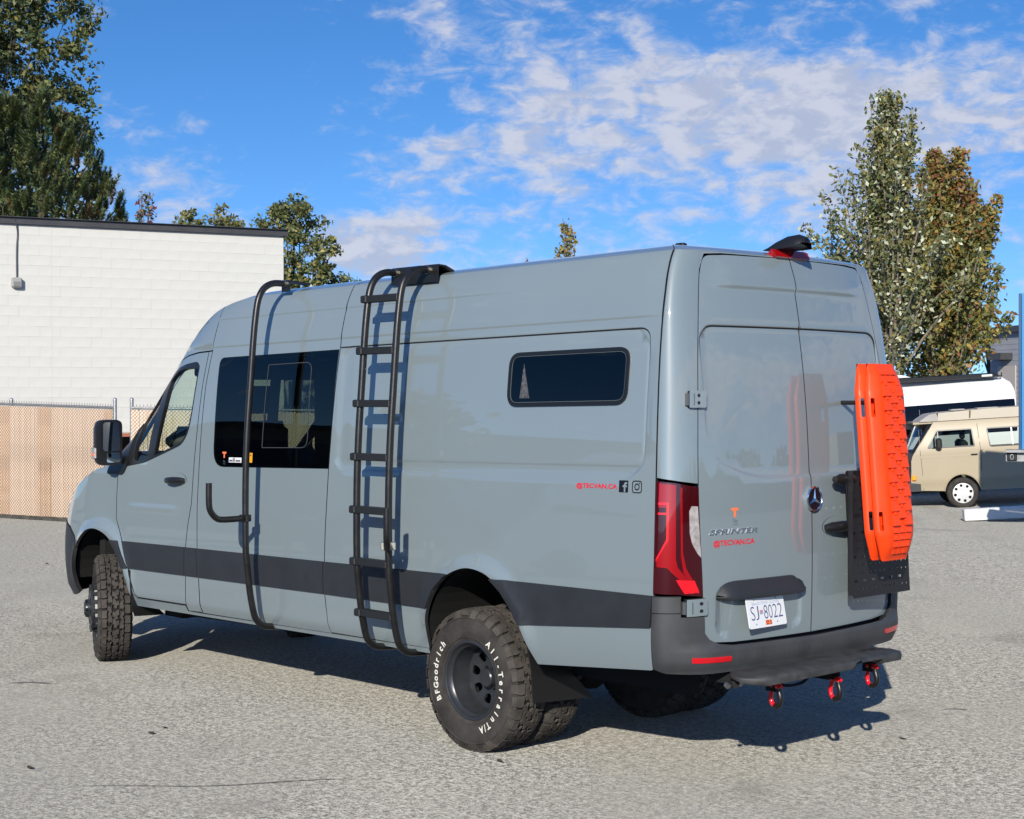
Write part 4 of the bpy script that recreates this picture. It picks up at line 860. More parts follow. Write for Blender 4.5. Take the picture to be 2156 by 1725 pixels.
mb = MB(); mb.tube([(1.86, .862, 2.728), (1.86, .88, 2.728)], .024, 10); mb.tube([(1.86, .885, .500), (1.86, .865, .500)], .022, 10); mb.build('rail_bolt', M['steel'], bar)
def hook(parent, x, y, az, z):
    d_ = Vector((math.cos(az), math.sin(az), 0)); B = Vector((x, y, z)); pth = [B+d_*.03, B+d_*.17, B+d_*.22+Vector((0, 0, .012)), B+d_*.262+Vector((0, 0, .055)), B+d_*.275+Vector((0, 0, .11)), B+d_*.275+Vector((0, 0, .235))]
    mb = MB(); mb.tube(crom(pth, 6), .020, 12); mb.build('hook', M['tube'], parent, 50)
    t_ = Vector((-math.sin(az), math.cos(az), 0)); mb = MB(); R_ = Matrix.Rotation(az, 3, 'Z')
    mb.box(B+d_*.0, (.075, .030, .045), R_, bev=.004); mb.box(B+d_*.012, (.018, .085, .045), R_, bev=.003); hk = mb.build('hook_clamp', M['tube'] if az < 2 else M['steel'], parent)
hook(bar, 1.86, 1.174, math.radians(92), 1.215); hook(lad, .40, 1.163, math.radians(140), 1.135)

# ---- back: step, tow beam, perforated plate
mb = MB(); secs = []
yl = [.745, .735, .71, .66, .3, .0, -.04, -.10, -.12, -.27, -.30, -.34, -.36, -.46, -.515, -.545, -.555]
for y in yl:
    e = 1-max(0, (abs(y-.095)-.55)/.10)**2*.88 if abs(y-.095) > .55 else 1; xc = -1.815; dz = .028 if -.28 < y < -.08 else 0
    hx = .130*max(.15, e); hz = .021*max(.45, e); c_ = []
    for a in np.linspace(0, 2*PI, 17)[:-1]:
        ca, sa = math.cos(a), math.sin(a); px_ = xc-hx*abs(ca)**.45*math.copysign(1, ca); pz_ = .606+hz*abs(sa)**.5*math.copysign(1, sa)
        if sa < 0: pz_ += dz; pz_ -= .012*(1 if ca > 0 else 0)*(dz == 0)
        c_.append(np.array([px_, y, pz_]))
    secs.append(c_)
n = 16; mb.add([tuple(p) for r in secs for p in r], [(i*n+j, i*n+(j+1) % n, (i+1)*n+(j+1) % n, (i+1)*n+j) for i in range(len(secs)-1) for j in range(n)]+[tuple(range(n-1, -1, -1)), tuple((len(secs)-1)*n+j for j in range(n))])
st_ = mb.build('rear_step', M['step'], van, 50)
mb = MB(); mb.box((-1.80, -.32, .631), (.02, .04, .004)); mb.box((-1.80, -.40, .631), (.02, .04, .004)); mb.build('step_slot', M['gap'], st_)
mb = MB(); mb.box((-1.62, .03, .575), (.10, 1.2, .05)); mb.box((-1.70, .455, .572), (.18, .05, .035)); mb.box((-1.70, -.375, .572), (.18, .05, .035)); mb.box((-1.70, -.045, .545), (.20, .08, .07)); mb.tube([(-1.66, .62, .55), (-1.76, .70, .57)], .02, 8); mb.tube(crom([(-1.66, .30, .53), (-1.68, .2, .49), (-1.68, .05, .49), (-1.66, -.05, .53)], 5), .008, 6)
for y in (.455, -.045, -.375): mb.box((-1.80, y, .545), (.08, .018, .07))
tb = mb.build('tow_beam', M['inner'], van)
for y in (.755, .66): mb = MB(); mb.tube([(-1.745, y, .575), (-1.765, y+.004, .565)], .014, 8); mb.build('step_bolt', M['steel'], st_)
hol = []; PW, PH = .545, .675
def pegf(a, b, off=0.): a = np.asarray(a, float); b = np.asarray(b, float); return np.stack([-1.775-.030*(1-b/PH)-off+0*a, -.195-a-.012*(1-b/PH)+0*b, .915+b+.0*a], -1)
for r in range(15):
    z = .045+r*.0425
    for c in range(13):
        x = .030+c*.0405
        if r % 3 == 1:
            if c % 2 == 0: hol.append([(x, z-.006), (x+.034, z-.006), (x+.034, z+.006), (x, z+.006)])
        else: hol.append([(x+.0064*math.cos(a), z+.0064*math.sin(a)) for a in np.linspace(0, 2*PI, 7)[:-1]])
hol = [h_ for h_ in hol if max(q[0] for q in h_) < PW-.01]
peg = skin('perforated_plate', [(0, .06), (.02, 0), (PW, 0), (PW, PH), (.01, PH), (0, PH-.01)], pegf, M['peg'], rd2, holes=hol, sgn=1, h=.12, thick=.004, inset=0, label='black perforated mounting plate on the right rear door')
mb = MB(); mb.add([tuple(p) for p in pegf(np.array([.02, PW, PW, .02]), np.array([0, 0, 0, 0]))[:2]]+[tuple(p+np.array([.03, 0, -.008])) for p in pegf(np.array([PW, .02]), np.array([0., 0.]))], [(0, 1, 2, 3)])
mb.box((-1.80, -.205, 1.26), (.03, .004, .66)); mb.box((-1.755, -.70, 1.3), (.06, .03, .4)); mb.box((-1.745, -.33, 1.0), (.05, .03, .05)); mb.box((-1.745, -.33, 1.5), (.05, .03, .05)); mb.build('plate_flange', M['peg'], peg)
mb = MB(); mb.lathe([(0, .03), (.018, .028), (.022, 0), (.03, -.02), (.03, -.05), (0, -.05)], 16, 'y', (-1.755, -.155, 1.545)); mb.build('clamp_knob', M['black'], peg, 40)
mb = MB(); mb.tube([(-1.80, -.225, 1.555), (-1.812, -.225, 1.555)], .010, 8); mb.build('plate_bolt', M['steel'], peg)
mb = MB(); mb.tube([(-1.80, -.33, 1.35), (-1.90, -.33, 1.35)], .012, 8); mb.tube([(-1.79, -.33, 1.58), (-1.89, -.33, 1.58)], .012, 8); mb.tube([(-1.62, -.33, 1.95), (-1.88, -.33, 1.95)], .012, 8); mb.build('mounting_pin', M['black'], peg)

# ---- two recovery boards and three shackles: things of their own
XS = [-.148, -.160, -.164, -.158, -.140, -.116, -.100, 0, .100, .116, .140, .158, .164, .160, .148]; NS = [0, .006, .018, .032, .048, .062, .066, .066, .066, .062, .048, .032, .018, .006, 0]
cumS = np.r_[0, np.cumsum(np.hypot(np.diff(XS), np.diff(NS)))]; cumS -= cumS[-1]/2
BH = 1.03
def boardf(off):
    def f(s, t_):
        s = np.asarray(s, float); t_ = np.asarray(t_, float)
        ex = np.interp(np.abs(t_-BH/2), [0, BH/2-.14, BH/2-.06, BH/2], [1, 1, .72, .22]); wx = np.interp(np.abs(t_-BH/2), [0, BH/2-.14, BH/2], [1, 1, .72])
        w = np.interp(s, cumS, XS)*wx; nn = np.interp(s, cumS, NS)*ex
        z = t_; return np.stack([-(off+nn)+.085*(z-.53), -w, z+0*w], -1)
    return f
def slots(): 
    o = []
    for sc_ in (-1, 1):
        for t0 in (.21, .80):
            sm = sc_*.150; o.append(roundpoly([(sm-.011, t0-.05), (sm+.011, t0-.05), (sm+.011, t0+.05), (sm-.011, t0+.05)], .009, 3))
    return o
def board(off, label):
    r = thing('recovery_board', label, 'recovery board', (0, -.332, 1.125), 0, 'orange recovery boards strapped to the rear door')
    sk = skin('board_shell', [(cumS[0], 0), (cumS[-1], 0), (cumS[-1], BH), (cumS[0], BH)], boardf(off), M['orange'], r, holes=slots(), sgn=1, h=.035, thick=.006, inset=0)
    mb = MB(); f = boardf(off)
    for k in range(26):
        t0 = .035+k*.0375; small = t0 < .16 or t0 > BH-.16
        for c in range(3):
            if not small:
                if (k+c) % 2: continue
            xw = (-.056, 0., .056)[c]; hw = .022 if small else .030; ln = .024 if small else .055
            s0 = xw; a = f(np.array([s0-hw, s0+hw, s0+hw, s0-hw]), np.array([t0, t0, t0+ln, t0+ln])); N_ = np.array([-1, 0, .085])*(.010 if small else .019)
            top = [a[0]+N_, a[1]+N_, a[2]+N_*.45, a[3]+N_*.45]; mb.add([tuple(p) for p in a]+[tuple(p) for p in top], [(4, 5, 6, 7), (0, 1, 5, 4), (1, 2, 6, 5), (2, 3, 7, 6), (3, 0, 4, 7)])
            if not small:
                b = f(np.array([s0-.011, s0+.011, s0+.011, s0-.011]), np.array([t0+ln, t0+ln, t0+.078, t0+.078])); N2 = N_*.7; tp = [p+N2 for p in b]
                mb.add([tuple(p) for p in b]+[tuple(p) for p in tp], [(4, 5, 6, 7), (0, 1, 5, 4), (1, 2, 6, 5), (2, 3, 7, 6), (3, 0, 4, 7)])
    mb.build('tread_lugs', M['orange'], r, kind='stuff')
    return r
board(1.868, 'orange recovery board nearer the van door, behind the outer one'); board(1.930, 'outer orange recovery board with the knobbly tread facing the yard')
def shackle(x, y, z, label, turn):
    r = thing('shackle', label, 'shackle', (x, y, z), turn, 'red shackles hanging below the rear step')
    bow = [(-.022, 0, 0), (-.026, 0, -.025), (-.036, 0, -.055), (-.030, 0, -.088), (0, 0, -.105), (.030, 0, -.088), (.036, 0, -.055), (.026, 0, -.025), (.022, 0, 0)]
    mb = MB(); mb.tube(crom(bow, 4), .0115, 10); mb.lathe([(0, -.009), (.017, -.009), (.017, .009), (0, .009)], 12, 'x', (-.022, 0, 0)); mb.lathe([(0, -.009), (.017, -.009), (.017, .009), (0, .009)], 12, 'x', (.022, 0, 0)); mb.build('bow', M['redpaint'], r, 50)
    mb = MB(); mb.tube([(-.045, 0, 0), (.042, 0, 0)], .009, 10); mb.build('pin', M['redpaint'], r, 50)
    mb = MB(); mb.tube(crom(bow, 4)[2:18], .0145, 10); mb.build('isolator', M['black'], r, 50); return r
for (y, z, lb) in ((.455, .540, 'red shackle at the left end below the rear step'), (-.045, .512, 'red shackle in the middle, hanging from the hitch tube with a big round pin'), (-.375, .540, 'red shackle at the right end, furthest under the step')): shackle(-1.815, y, z, lb, math.radians(-12))
# ================================================================ the yard
def node_mat(name):
    m = bpy.data.materials.new(name); m.use_nodes = True; t = NT(m.node_tree); out = t.n('ShaderNodeOutputMaterial'); p = t.n('ShaderNodeBsdfPrincipled'); t.l(p.outputs[0], out.inputs[0]); return m, t, p, t.n('ShaderNodeTexCoord').outputs['Object']
am, t, p, co = node_mat('pale worn asphalt')
p.inputs['Roughness'].default_value = .95; p.inputs['Specular IOR Level'].default_value = .2; p.inputs['Diffuse Roughness'].default_value = 1.
g1 = t.noise(co, 42, 4, .8); g2 = t.noise(co, 120, 2, .6); big = t.noise(co, .35, 4, .55); mid = t.noise(co, 2.6, 4, .6)
v = t.nt.nodes.new('ShaderNodeTexVoronoi'); v.inputs['Scale'].default_value = 78; t.l(co, v.inputs['Vector'])
g0 = t.noise(co, 17, 2, .6); sp = t.ss(t.m('ADD', t.m('ADD', t.m('MULTIPLY', g1, .55), t.m('MULTIPLY', g2, .27)), t.m('MULTIPLY', g0, .18)), .41, .60)
c = t.mix(sp, (.085, .081, .072), (.455, .437, .388))
c = t.mix(t.m('MULTIPLY', t.ss(v.outputs['Distance'], .30, .12), t.ss(g1, .50, .62)), c, (.62, .60, .53))
c = t.mix(t.m('MULTIPLY', t.ss(g2, .36, .28), .55), c, (.06, .057, .053))
c = t.mix(t.ss(big, .38, .62), c, t.mix(.5, c, (.245, .236, .208)))
c = t.mix(t.m('MULTIPLY', t.ss(mid, .52, .70), .16), c, (.30, .285, .23))
mp = t.mapv(co, (.25, 1.6, 1), (0, 0, 0)); rr2 = t.nt.nodes.new('ShaderNodeVectorRotate'); rr2.inputs['Angle'].default_value = 0.9; t.l(co, rr2.inputs[0])
st = t.noise(t.mapv(rr2.outputs[0], (.12, 1.3, 1)), 1.4, 5, .6); c = t.mix(t.m('MULTIPLY', t.ss(st, .56, .70), .30), c, (.155, .149, .132))
oil = t.noise(t.mapv(co, (1, 1, 1), (4.2, 1.1, 0)), .9, 3, .55); c = t.mix(t.m('MULTIPLY', t.ss(oil, .58, .74), .38), c, (.11, .105, .096))
lt = t.noise(t.mapv(co, (1, 1, 1), (9.2, 3.1, 0)), .55, 5, .6); c = t.mix(t.m('MULTIPLY', t.ss(lt, .54, .66), .12), c, (.42, .40, .345))
t.l(c, p.inputs['Base Color'])
b = t.n('ShaderNodeBump', i_Strength=.55, i_Distance=.006); t.l(t.m('ADD', g1, t.m('MULTIPLY', v.outputs['Distance'], .5)), b.inputs['Height']); t.l(b.outputs[0], p.inputs['Normal'])
# ground sheet in the yard's axes, fine near, coarse to the horizon
rs = np.r_[-2500, -600, -150, -60, -35, np.arange(-24, 25, 1.), 35, 60, 150, 600, 2500]; ds = np.r_[-2500, -600, -150, -60, -25, -10, np.arange(-4, 46, 1.), 60, 90, 150, 600, 2500]
RR, DD = np.meshgrid(rs, ds); ZZ = ground_z(RR, DD); X = CAM.x+RR*SY_+DD*CY_; Y = CAM.y-RR*CY_+DD*SY_
nr = len(rs); mb = MB(); mb.add(np.c_[X.ravel(), Y.ravel(), ZZ.ravel()].tolist(), [(j*nr+i, j*nr+i+1, (j+1)*nr+i+1, (j+1)*nr+i) for j in range(len(ds)-1) for i in range(nr-1)])
gr = mb.build('ground', am, None, 60, kind='structure')
if gr.data.polygons[0].normal.z < 0: gr.data.flip_normals()
tar = mat('dark tar line', (.20, .19, .165), .8, var=.3, vscale=20)
def crack(pts, w):
    mb = MB(); q = crom([lot(r, d, 0) for r, d in pts], 14); n = len(q)
    vs = []
    for i, p_ in enumerate(q):
        tg = (q[min(i+1, n-1)]-q[max(i-1, 0)]).normalized(); nn = Vector((-tg.y, tg.x, 0)); ww = w*(.5+.8*random.random())*min(1, 4*min(i, n-1-i)/n+.12)
        vs += [p_+nn*ww+Vector((0, 0, .004)), p_-nn*ww+Vector((0, 0, .004))]
    mb.add(vs, [(2*i, 2*i+1, 2*i+3, 2*i+2) for i in range(n-1)]); return mb.build('asphalt_crack', tar, None, kind='structure')
def px(u, v, z=0.): d_ = (CAM.z-z)*FPX/(v-842.3); return ((u-1090.1)*d_/FPX, d_)
crack([px(u, v) for u, v in ((140, 1655), (300, 1656), (400, 1657), (480, 1655), (560, 1650), (680, 1643), (800, 1642))], .007)
crack([px(u, v) for u, v in ((20, 1438), (70, 1437), (105, 1440))], .02)
crack([px(u, v) for u, v in ((1985, 1497), (2010, 1496), (2040, 1499))], .012)
deb = mat('dark leaf litter', (.05, .035, .025), .8)
def litter(u, v, s, m, label):
    r, d_ = px(u, v); P0 = lot(r, d_, 0); mb = MB(); n = 7; ang = random.random()*6
    ring_ = [Vector((s*(1.6 if k % 2 else 1)*math.cos(ang+k*2*PI/n), s*.6*math.sin(ang+k*2*PI/n), .006+.012*random.random())) for k in range(n)]
    mb.add(ring_+[Vector((0, 0, .004))], [(i, (i+1) % n, n) for i in range(n)]); o = mb.build('dead_leaf', m, None); o.location = P0; tag(o, label, 'leaf', 'dead leaves scattered on the asphalt')
litter(315, 1546, .028, deb, 'dark dead leaf lying nearer the camera, lower of the close pair left of centre'); litter(343, 1534, .026, deb, 'dark dead leaf just above and right of the lower one of the pair')
litter(98, 1187, .030, mat('brown leaf', (.16, .09, .04), .8), 'small brown leaf on the asphalt left of the front wheel'); litter(1051, 1607, .022, deb, 'tiny dark leaf on the asphalt below the rear wheel')
litter(60, 1620, .02, deb, 'tiny dark leaf near the bottom left corner of the yard'); litter(1900, 1560, .02, deb, 'tiny dark leaf on the open asphalt right of the van shadow')

# ---------------------------------------------------------------- white block building behind the fence
WA = math.atan2(33.8-31.2, 5.27)
wallw = mat('white painted block', (.62, .61, .57), .7, var=.06, vscale=.8, bump=.25, bscale=60)
wallj = mat('white painted mortar', (.58, .57, .53), .8)
bd_ = thing('block_building', 'white painted concrete block building with a dark roof edge behind the slatted fence', 'building', lot(-5.04, 33.8, 0), LOTROT+WA)
# local axes: x right along the wall (0 = right corner), y away
BWID, BHGT, CW, CH = 14.0, 5.49, .4064, .2032
mb = MB(); mb.box((-BWID/2, 5.972, BHGT/2), (BWID, 12, BHGT)); mb.build('wall_core', wallj, bd_)
bm_ = MB(); bm_.box((0, 0, 0), (CW-.0035, .06, CH-.0035), bev=.002); blockme = bm_.mesh('block', wallw)
bh_ = MB(); bh_.box((0, 0, 0), (CW/2-.0035, .06, CH-.0035), bev=.002); halfme = bh_.mesh('half_block', wallw)
rest = MB(); nblk = 0
cand = []
for r in range(27):
    off = 0 if r % 2 else CW/2
    if off: cand.append((r, -CW/4, True))
    for k in range(34):
        x = -off-CW/2-k*CW
        cand.append((r, x, False))
for r, x, hf in cand:
    z = CH/2+r*CH; yy = -random.random()*.003
    if z > 1.75 and x > -6.2 and nblk < 300:
        o = link('half_block' if hf else 'block', halfme if hf else blockme, None, bd_); o.location = (x, yy, z); nblk += 1
    else: rest.box((x, yy, z), ((CW/2 if hf else CW)-.0035, .06, CH-.0035))
rest.build('block_courses', wallw, bd_, kind='stuff')
for x in (-4.47,):
    mb = MB(); mb.box((x-.38, -.032, BHGT/2), (.012, .004, BHGT-.05)); mb.build('control_joint', wallj, bd_)
par = mat('dark grey metal roof edge', (.055, .055, .060), .5, var=.1, vscale=3)
mb = MB(); mb.box((-BWID/2+.02, 6.0, BHGT+.065), (BWID+.12, 12.2, .13)); mb.box((-BWID/2+.02, -.11, BHGT+.135), (BWID+.14, .10, .012)); mb.build('roof_edge', par, bd_)
mb = MB(); mb.box((-5.54, -.095, 4.32), (.20, .12, .20), bev=.02); mb.build('wall_light', mat('grey wall light housing', (.36, .35, .33), .5), bd_)
mb = MB(); mb.box((-5.54, -.158, 4.29), (.13, .01, .09), bev=.004); mb.build('lamp_glass', mat('dull lamp glass', (.22, .22, .21), .2), bd_)
mb = MB(); mb.tube(crom([(-5.53, -.06, 4.42), (-5.53, -.06, 5.0), (-5.51, -.05, 5.3), (-5.54, -.08, 5.48), (-5.58, -.12, 5.64)], 4), .014, 6); mb.build('conduit', par, bd_)

# ---------------------------------------------------------------- slatted chain link fence and gate
slatm = mat('peach privacy slat', (.76, .57, .43), .55, var=.12, vscale=2.5)
slatm2 = mat('weathered orange slat', (.72, .49, .33), .6, var=.2, vscale=3)
wire = mat('galvanised wire', (.20, .18, .16), .5, metal=.4)
def fence(name, label, A, B, zA, zB, hA, hB, n0):
    """A,B: base ends (x,y); heights of the top at both ends"""
    L_ = (B-A).length; ang = math.atan2(B.y-A.y, B.x-A.x); f = thing(name, label, 'fence', (A.x, A.y, 0), ang)
    pitch = .0345; n = int(L_/pitch)
    sm = MB(); sm.box((0, 0, .5), (.0325, .004, 1.)); s1 = sm.mesh('slat', slatm); sm2 = MB(); sm2.box((0, 0, .5), (.029, .004, 1.)); s2 = sm2.mesh('slat', slatm2)
    hz = lambda x: (zA+(zB-zA)*x/L_, hA+(hB-hA)*x/L_)
    for i in range(n):
        x = (i+.5)*pitch; z0, z1 = hz(x); me = s2 if (.5+.5*math.sin(i*.11+1)*math.sin(i*.037)) > .62 else s1
        if i < n0:
            o = link('slat', me, None, f); o.location = (x, random.uniform(-.002, .002), z0+.05); o.scale = (1, 1, z1-z0-.10+random.uniform(-.012, .004)); o.rotation_euler = (0, random.uniform(-.003, .003), random.uniform(-.05, .05))
    mb = MB(); st_ = .060; H = max(hA, hB)
    for sg in (1, -1):
        k = -int(H/st_)-1
        while k*st_ < L_+H:
            # wire runs diagonally
            x0 = k*st_; pts = []
            for zz in (0, H):
                pts.append((x0+(zz if sg > 0 else H-zz), zz))
            (xa, za), (xb, zb) = pts
            def clip(xa, za, xb, zb):
                t0, t1 = 0, 1; dx = xb-xa
                for lo, hi in ((0, L_),):
                    if dx > 0: t0 = max(t0, (lo-xa)/dx); t1 = min(t1, (hi-xa)/dx)
                    else: t0 = max(t0, (hi-xa)/dx); t1 = min(t1, (lo-xa)/dx)
                return t0, t1
            t0, t1 = clip(xa, za, xb, zb)
            if t1 > t0:
                P0 = (xa+(xb-xa)*t0, za+(zb-za)*t0); P1 = (xa+(xb-xa)*t1, za+(zb-za)*t1); out = []
                for X_, Z_ in (P0, P1):
                    b0, b1 = hz(X_); out.append((X_, -.0065, b0+.03+(Z_/H)*(b1-b0-.03)))
                a_, b_ = Vector(out[0]), Vector(out[1]); nn = Vector((-(b_-a_).z, 0, (b_-a_).x)).normalized()*.0026
                mb.add([a_-nn, b_-nn, b_+nn, a_+nn, a_-nn+Vector((0, .004, 0)), b_-nn+Vector((0, .004, 0)), b_+nn+Vector((0, .004, 0)), a_+nn+Vector((0, .004, 0))], [(0, 1, 2, 3), (7, 6, 5, 4), (0, 4, 5, 1), (3, 2, 6, 7)])
            k += 1
    nb = int(L_/st_)
    for i in range(nb):
        x = (i+.5)*st_; z0, z1 = hz(x); mb.box((x, -.002, z1+.012), (.006, .006, .055))
    mb.build('chain_link_mesh', wire, f, kind='stuff')
    for zf in (0, 1):
        mb = MB(); a_ = (0, .012, hz(0)[zf]-.02 if zf else hz(0)[0]+.045); b_ = (L_, .012, hz(L_)[zf]-.02 if zf else hz(L_)[0]+.045); mb.tube([a_, b_], .020, 8); mb.build('fence_rail', M['galv'], f)
    return f
def V2(r, d_): v = lot(r, d_); return Vector((v.x, v.y, 0))
FA, FB = V2(-10.6, 27.6), V2(-6.42, 24.95)
f1_ = fence('chain_link_fence', 'chain link fence with peach privacy slats at the left, ending at the gate post', FA, FB, 0, 0, 1.99, 1.875, 300)
FC, FD = V2(-6.13, 24.9), V2(-2.6, 24.4)
f2_ = fence('chain_link_gate', 'slatted chain link gate seen through the windows of the grey van', FC, FD, 0, 0, 1.87, 1.82, 300)
f2_['category'] = 'gate'
for fo, xs2 in ((f1_, (-.0, 2.5, (FB-FA).length)), (f2_, (0., (FD-FC).length))):
    for x in xs2: mb = MB(); mb.tube([(x, .03, 0), (x, .03, 1.97)], .030, 10); mb.lathe([(.034, 0), (.034, .02), (.02, .04), (0, .045)], 10, 'z', (x, .03, 1.97)); mb.build('fence_post', M['galv'], fo, 50)
for fo, xe in ((f1_, (FB-FA).length-.10), (f2_, .12)):
    mb = MB()
    mb.tube([(xe, .03, .05), (xe, .03, 1.84)], .016, 8)
    mb.build('gate_stile', M['galv'], fo)
mb = MB()
L1 = (FB-FA).length
for i in range(0, 122): mb.box((i*L1/122+.02, .0, .035), (L1/122*.96, .05, .07-.015*random.random()))
mb.build('base_kerb', mat('dark weathered timber board', (.07, .065, .055), .8, var=.4, vscale=9), f1_, kind='stuff')

# red car roof peeking behind the fence
def simple_car(r, d_, z, rot, m, label):
    c = thing('parked_car', label, 'car', lot(r, d_, z), LOTROT+rot)
    mb = MB(); prof = [(-2.1, .35), (-2.15, .75), (-1.3, .95), (-.6, 1.38), (.7, 1.42), (1.5, 1.0), (2.1, .92), (2.15, .4)]; mb.prism([(x, -.85, zz) for x, zz in prof], (0, 1.7, 0)); mb.build('body', m, c, 40)
    mb = MB(); mb.prism([(-1.15, -.86, .98), (-.58, -.86, 1.32), (.68, -.86, 1.36), (1.35, -.86, 1.0)], (0, .004, 0)); mb.build('side_window', M['glass_black'], c)
    for x in (-1.3, 1.35):
        for y in (-.78, .78): mb = MB(); mb.lathe([(0, -.1), (.30, -.1), (.32, -.06), (.32, .06), (.30, .1), (0, .1)], 20, 'y', (x, y, .32)); mb.build('wheel', M['rubber'], c, 40)
    return c
simple_car(-6.9, 28.2, 0, .05, mat('dull red brown car paint', (.30, .09, .05), .4, coat=.5), 'red brown car behind the fence, glimpsed between the gate posts')

# ---------------------------------------------------------------- right side: camper, white van, blue box truck, kerb block
DG = lambda r, d_: float(ground_z(r, d_))
tilt = .062
cp_ = thing('beige_camper', 'beige boxy camper van with a raised roof, parked in front of the white van', 'camper van', lot(9.11, 32.05, -.268), 0)
cp_.rotation_euler = (Matrix.Rotation(LOTROT-.16, 4, 'Z') @ Matrix.Rotation(-tilt, 4, 'Y')).to_euler()
beige = mat('beige car paint', (.41, .34, .23), .42, coat=.5, var=.03, vscale=1); beigeroof = mat('beige fibreglass roof', (.46, .41, .32), .6, var=.06, vscale=2); roofgrey = mat('grey fibreglass spoiler', (.40, .37, .34), .7, var=.1, vscale=4); browntrim = mat('brown seal strip', (.12, .08, .06), .6); blackp = mat('matt black nose paint', (.045, .043, .042), .55, var=.15, vscale=3)
# local: x to the right (rear of camper), y away, z up; near side at y=-.0
bp = [(-1.02, .42), (-1.02, .62), (-1.0, .80), (-.99, 1.02), (-.96, 1.12), (-.88, 1.25), (-.74, 1.45), (-.58, 1.68), (-.50, 1.80), (3.30, 1.80), (3.38, 1.2), (3.40, .42), (2.80, .36), (2.74, .62), (2.56, .72), (2.36, .72), (2.16, .60), (2.10, .36), (.37, .36), (.33, .52), (.22, .65), (.0, .71), (-.20, .66), (-.32, .54), (-.37, .38)]
ybow = lambda z: .0+.10*sstep(z, 1.15, 1.85)+.02*(1-sstep(z, .4, .6))
cf = lambda a, b: np.stack([a+0*b, ybow(b)+0*a+.03*(1-sstep(a, -1.16, -1.0)), b+0*a], -1)
cw1 = roundpoly([(-.455, 1.630), (.262, 1.630), (.292, 1.262), (-.66, 1.262)], [.03, .04, .03, .04], 3); cw2 = roundpoly([(.535, 1.625), (1.62, 1.625), (1.62, 1.235), (.585, 1.235)], .05, 4); cw3 = roundpoly([(1.85, 1.625), (3.0, 1.625), (3.06, 1.235), (1.85, 1.235)], .05, 4)
cbod = skin('body_side', bp[::-1], cf, beige, cp_, holes=[cw1, cw2, cw3], sgn=1, h=.12, thick=.03, inset=0)
for nm, cw in (('door_window', cw1), ('side_window', cw2), ('side_window', cw3)):
    w_ = skin(nm, inset_poly(cw, -.004), cf, M['black'], cp_, holes=[inset_poly(cw, .022)], sgn=1, h=.1, off=.004, thick=.02, inset=0)
    skin('pane', cw, cf, glass('camper side glass', (.30, .37, .34)) if nm[0] == 'd' else M['glass_clear'], w_, sgn=1, h=.2, off=-.01, thick=0, inset=0)
skin('window_divider', [(1.03, 1.23), (1.055, 1.23), (1.045, 1.63), (1.02, 1.63)], cf, M['galv'], cp_, sgn=1, h=.2, off=.002, thick=.01, inset=0)
skin('quarter_bar', [(-.44, 1.63), (-.42, 1.63), (-.41, 1.26), (-.44, 1.26)], cf, M['black'], cp_, sgn=1, h=.2, off=.002, thick=.01, inset=0)
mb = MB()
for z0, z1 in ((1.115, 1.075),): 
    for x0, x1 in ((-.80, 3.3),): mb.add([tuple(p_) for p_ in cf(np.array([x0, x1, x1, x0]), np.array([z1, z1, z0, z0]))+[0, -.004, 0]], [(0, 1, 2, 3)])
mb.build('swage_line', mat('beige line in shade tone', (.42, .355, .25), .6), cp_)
for x0 in (-.80, .375):
    q = [(x0, 1.66), (x0+.0, 1.2), (x0+.02, .78), (x0+.03, .40)] if x0 < 0 else [(.365, 1.72), (.395, 1.25), (.40, 1.10), (.395, .75), (.36, .60)]
    mb = MB()
    for i in range(3):
        (xa, za), (xb, zb) = q[i], q[i+1]; P_ = cf(np.array([xa-.005, xa+.005, xb+.005, xb-.005]), np.array([za, za, zb, zb]))+[0, -.003, 0]; mb.add([tuple(p_) for p_ in P_], [(0, 1, 2, 3)])
    mb.build('door_gap', browntrim, cp_)
mb = MB(); mb.tube([tuple(cf(np.array([.20]), np.array([1.10]))[0]+[0, -.03, 0]), tuple(cf(np.array([.33]), np.array([1.10]))[0]+[0, -.03, 0])], .012, 6); mb.build('door_handle', M['black'], cp_)
# nose, far side and interior shell
def bow(name, lst, m, y0, n=10, **k):
    mb = MB(); rows = []
    for xc, xs, z in lst: rows.append([np.array([xc+(xs-xc)*abs(2*j/n-1)**2.6, y0(z)+j*(1.82-2*y0(z))/n, z]) for j in range(n+1)])
    strip(mb, rows, False); return mb.build(name, m, cp_, 60)
yb = lambda z: float(ybow(z))
bow('nose_panel', [(-1.15, -1.0, .42), (-1.18, -1.0, .62), (-1.19, -.99, .85), (-1.19, -.98, 1.02), (-1.17, -.95, 1.12), (-1.10, -.90, 1.20)], blackp, yb)
bow('windscreen', [(-1.10, -.89, 1.21), (-1.0, -.76, 1.40), (-.88, -.61, 1.62), (-.79, -.50, 1.79)], glass('camper windscreen', (.42, .50, .48), 1.7, 1.5), yb)
mb = MB()
for j in range(4):
    pass
sl_ = [(-.90, 1.20), (-.76, 1.40), (-.61, 1.62), (-.50, 1.79)]
mb.add([(x-.0, yb(z)-.004, z) for x, z in sl_]+[(x-.085, yb(z)+.045, z) for x, z in sl_], [(i, i+1, 4+i+1, 4+i) for i in range(3)]); mb.build('windscreen_seal', M['black'], cp_)
mb = MB(); mb.tube([(-1.06, .40, 1.25), (-.98, .75, 1.36)], .008, 6); mb.build('wiper', M['black'], cp_)
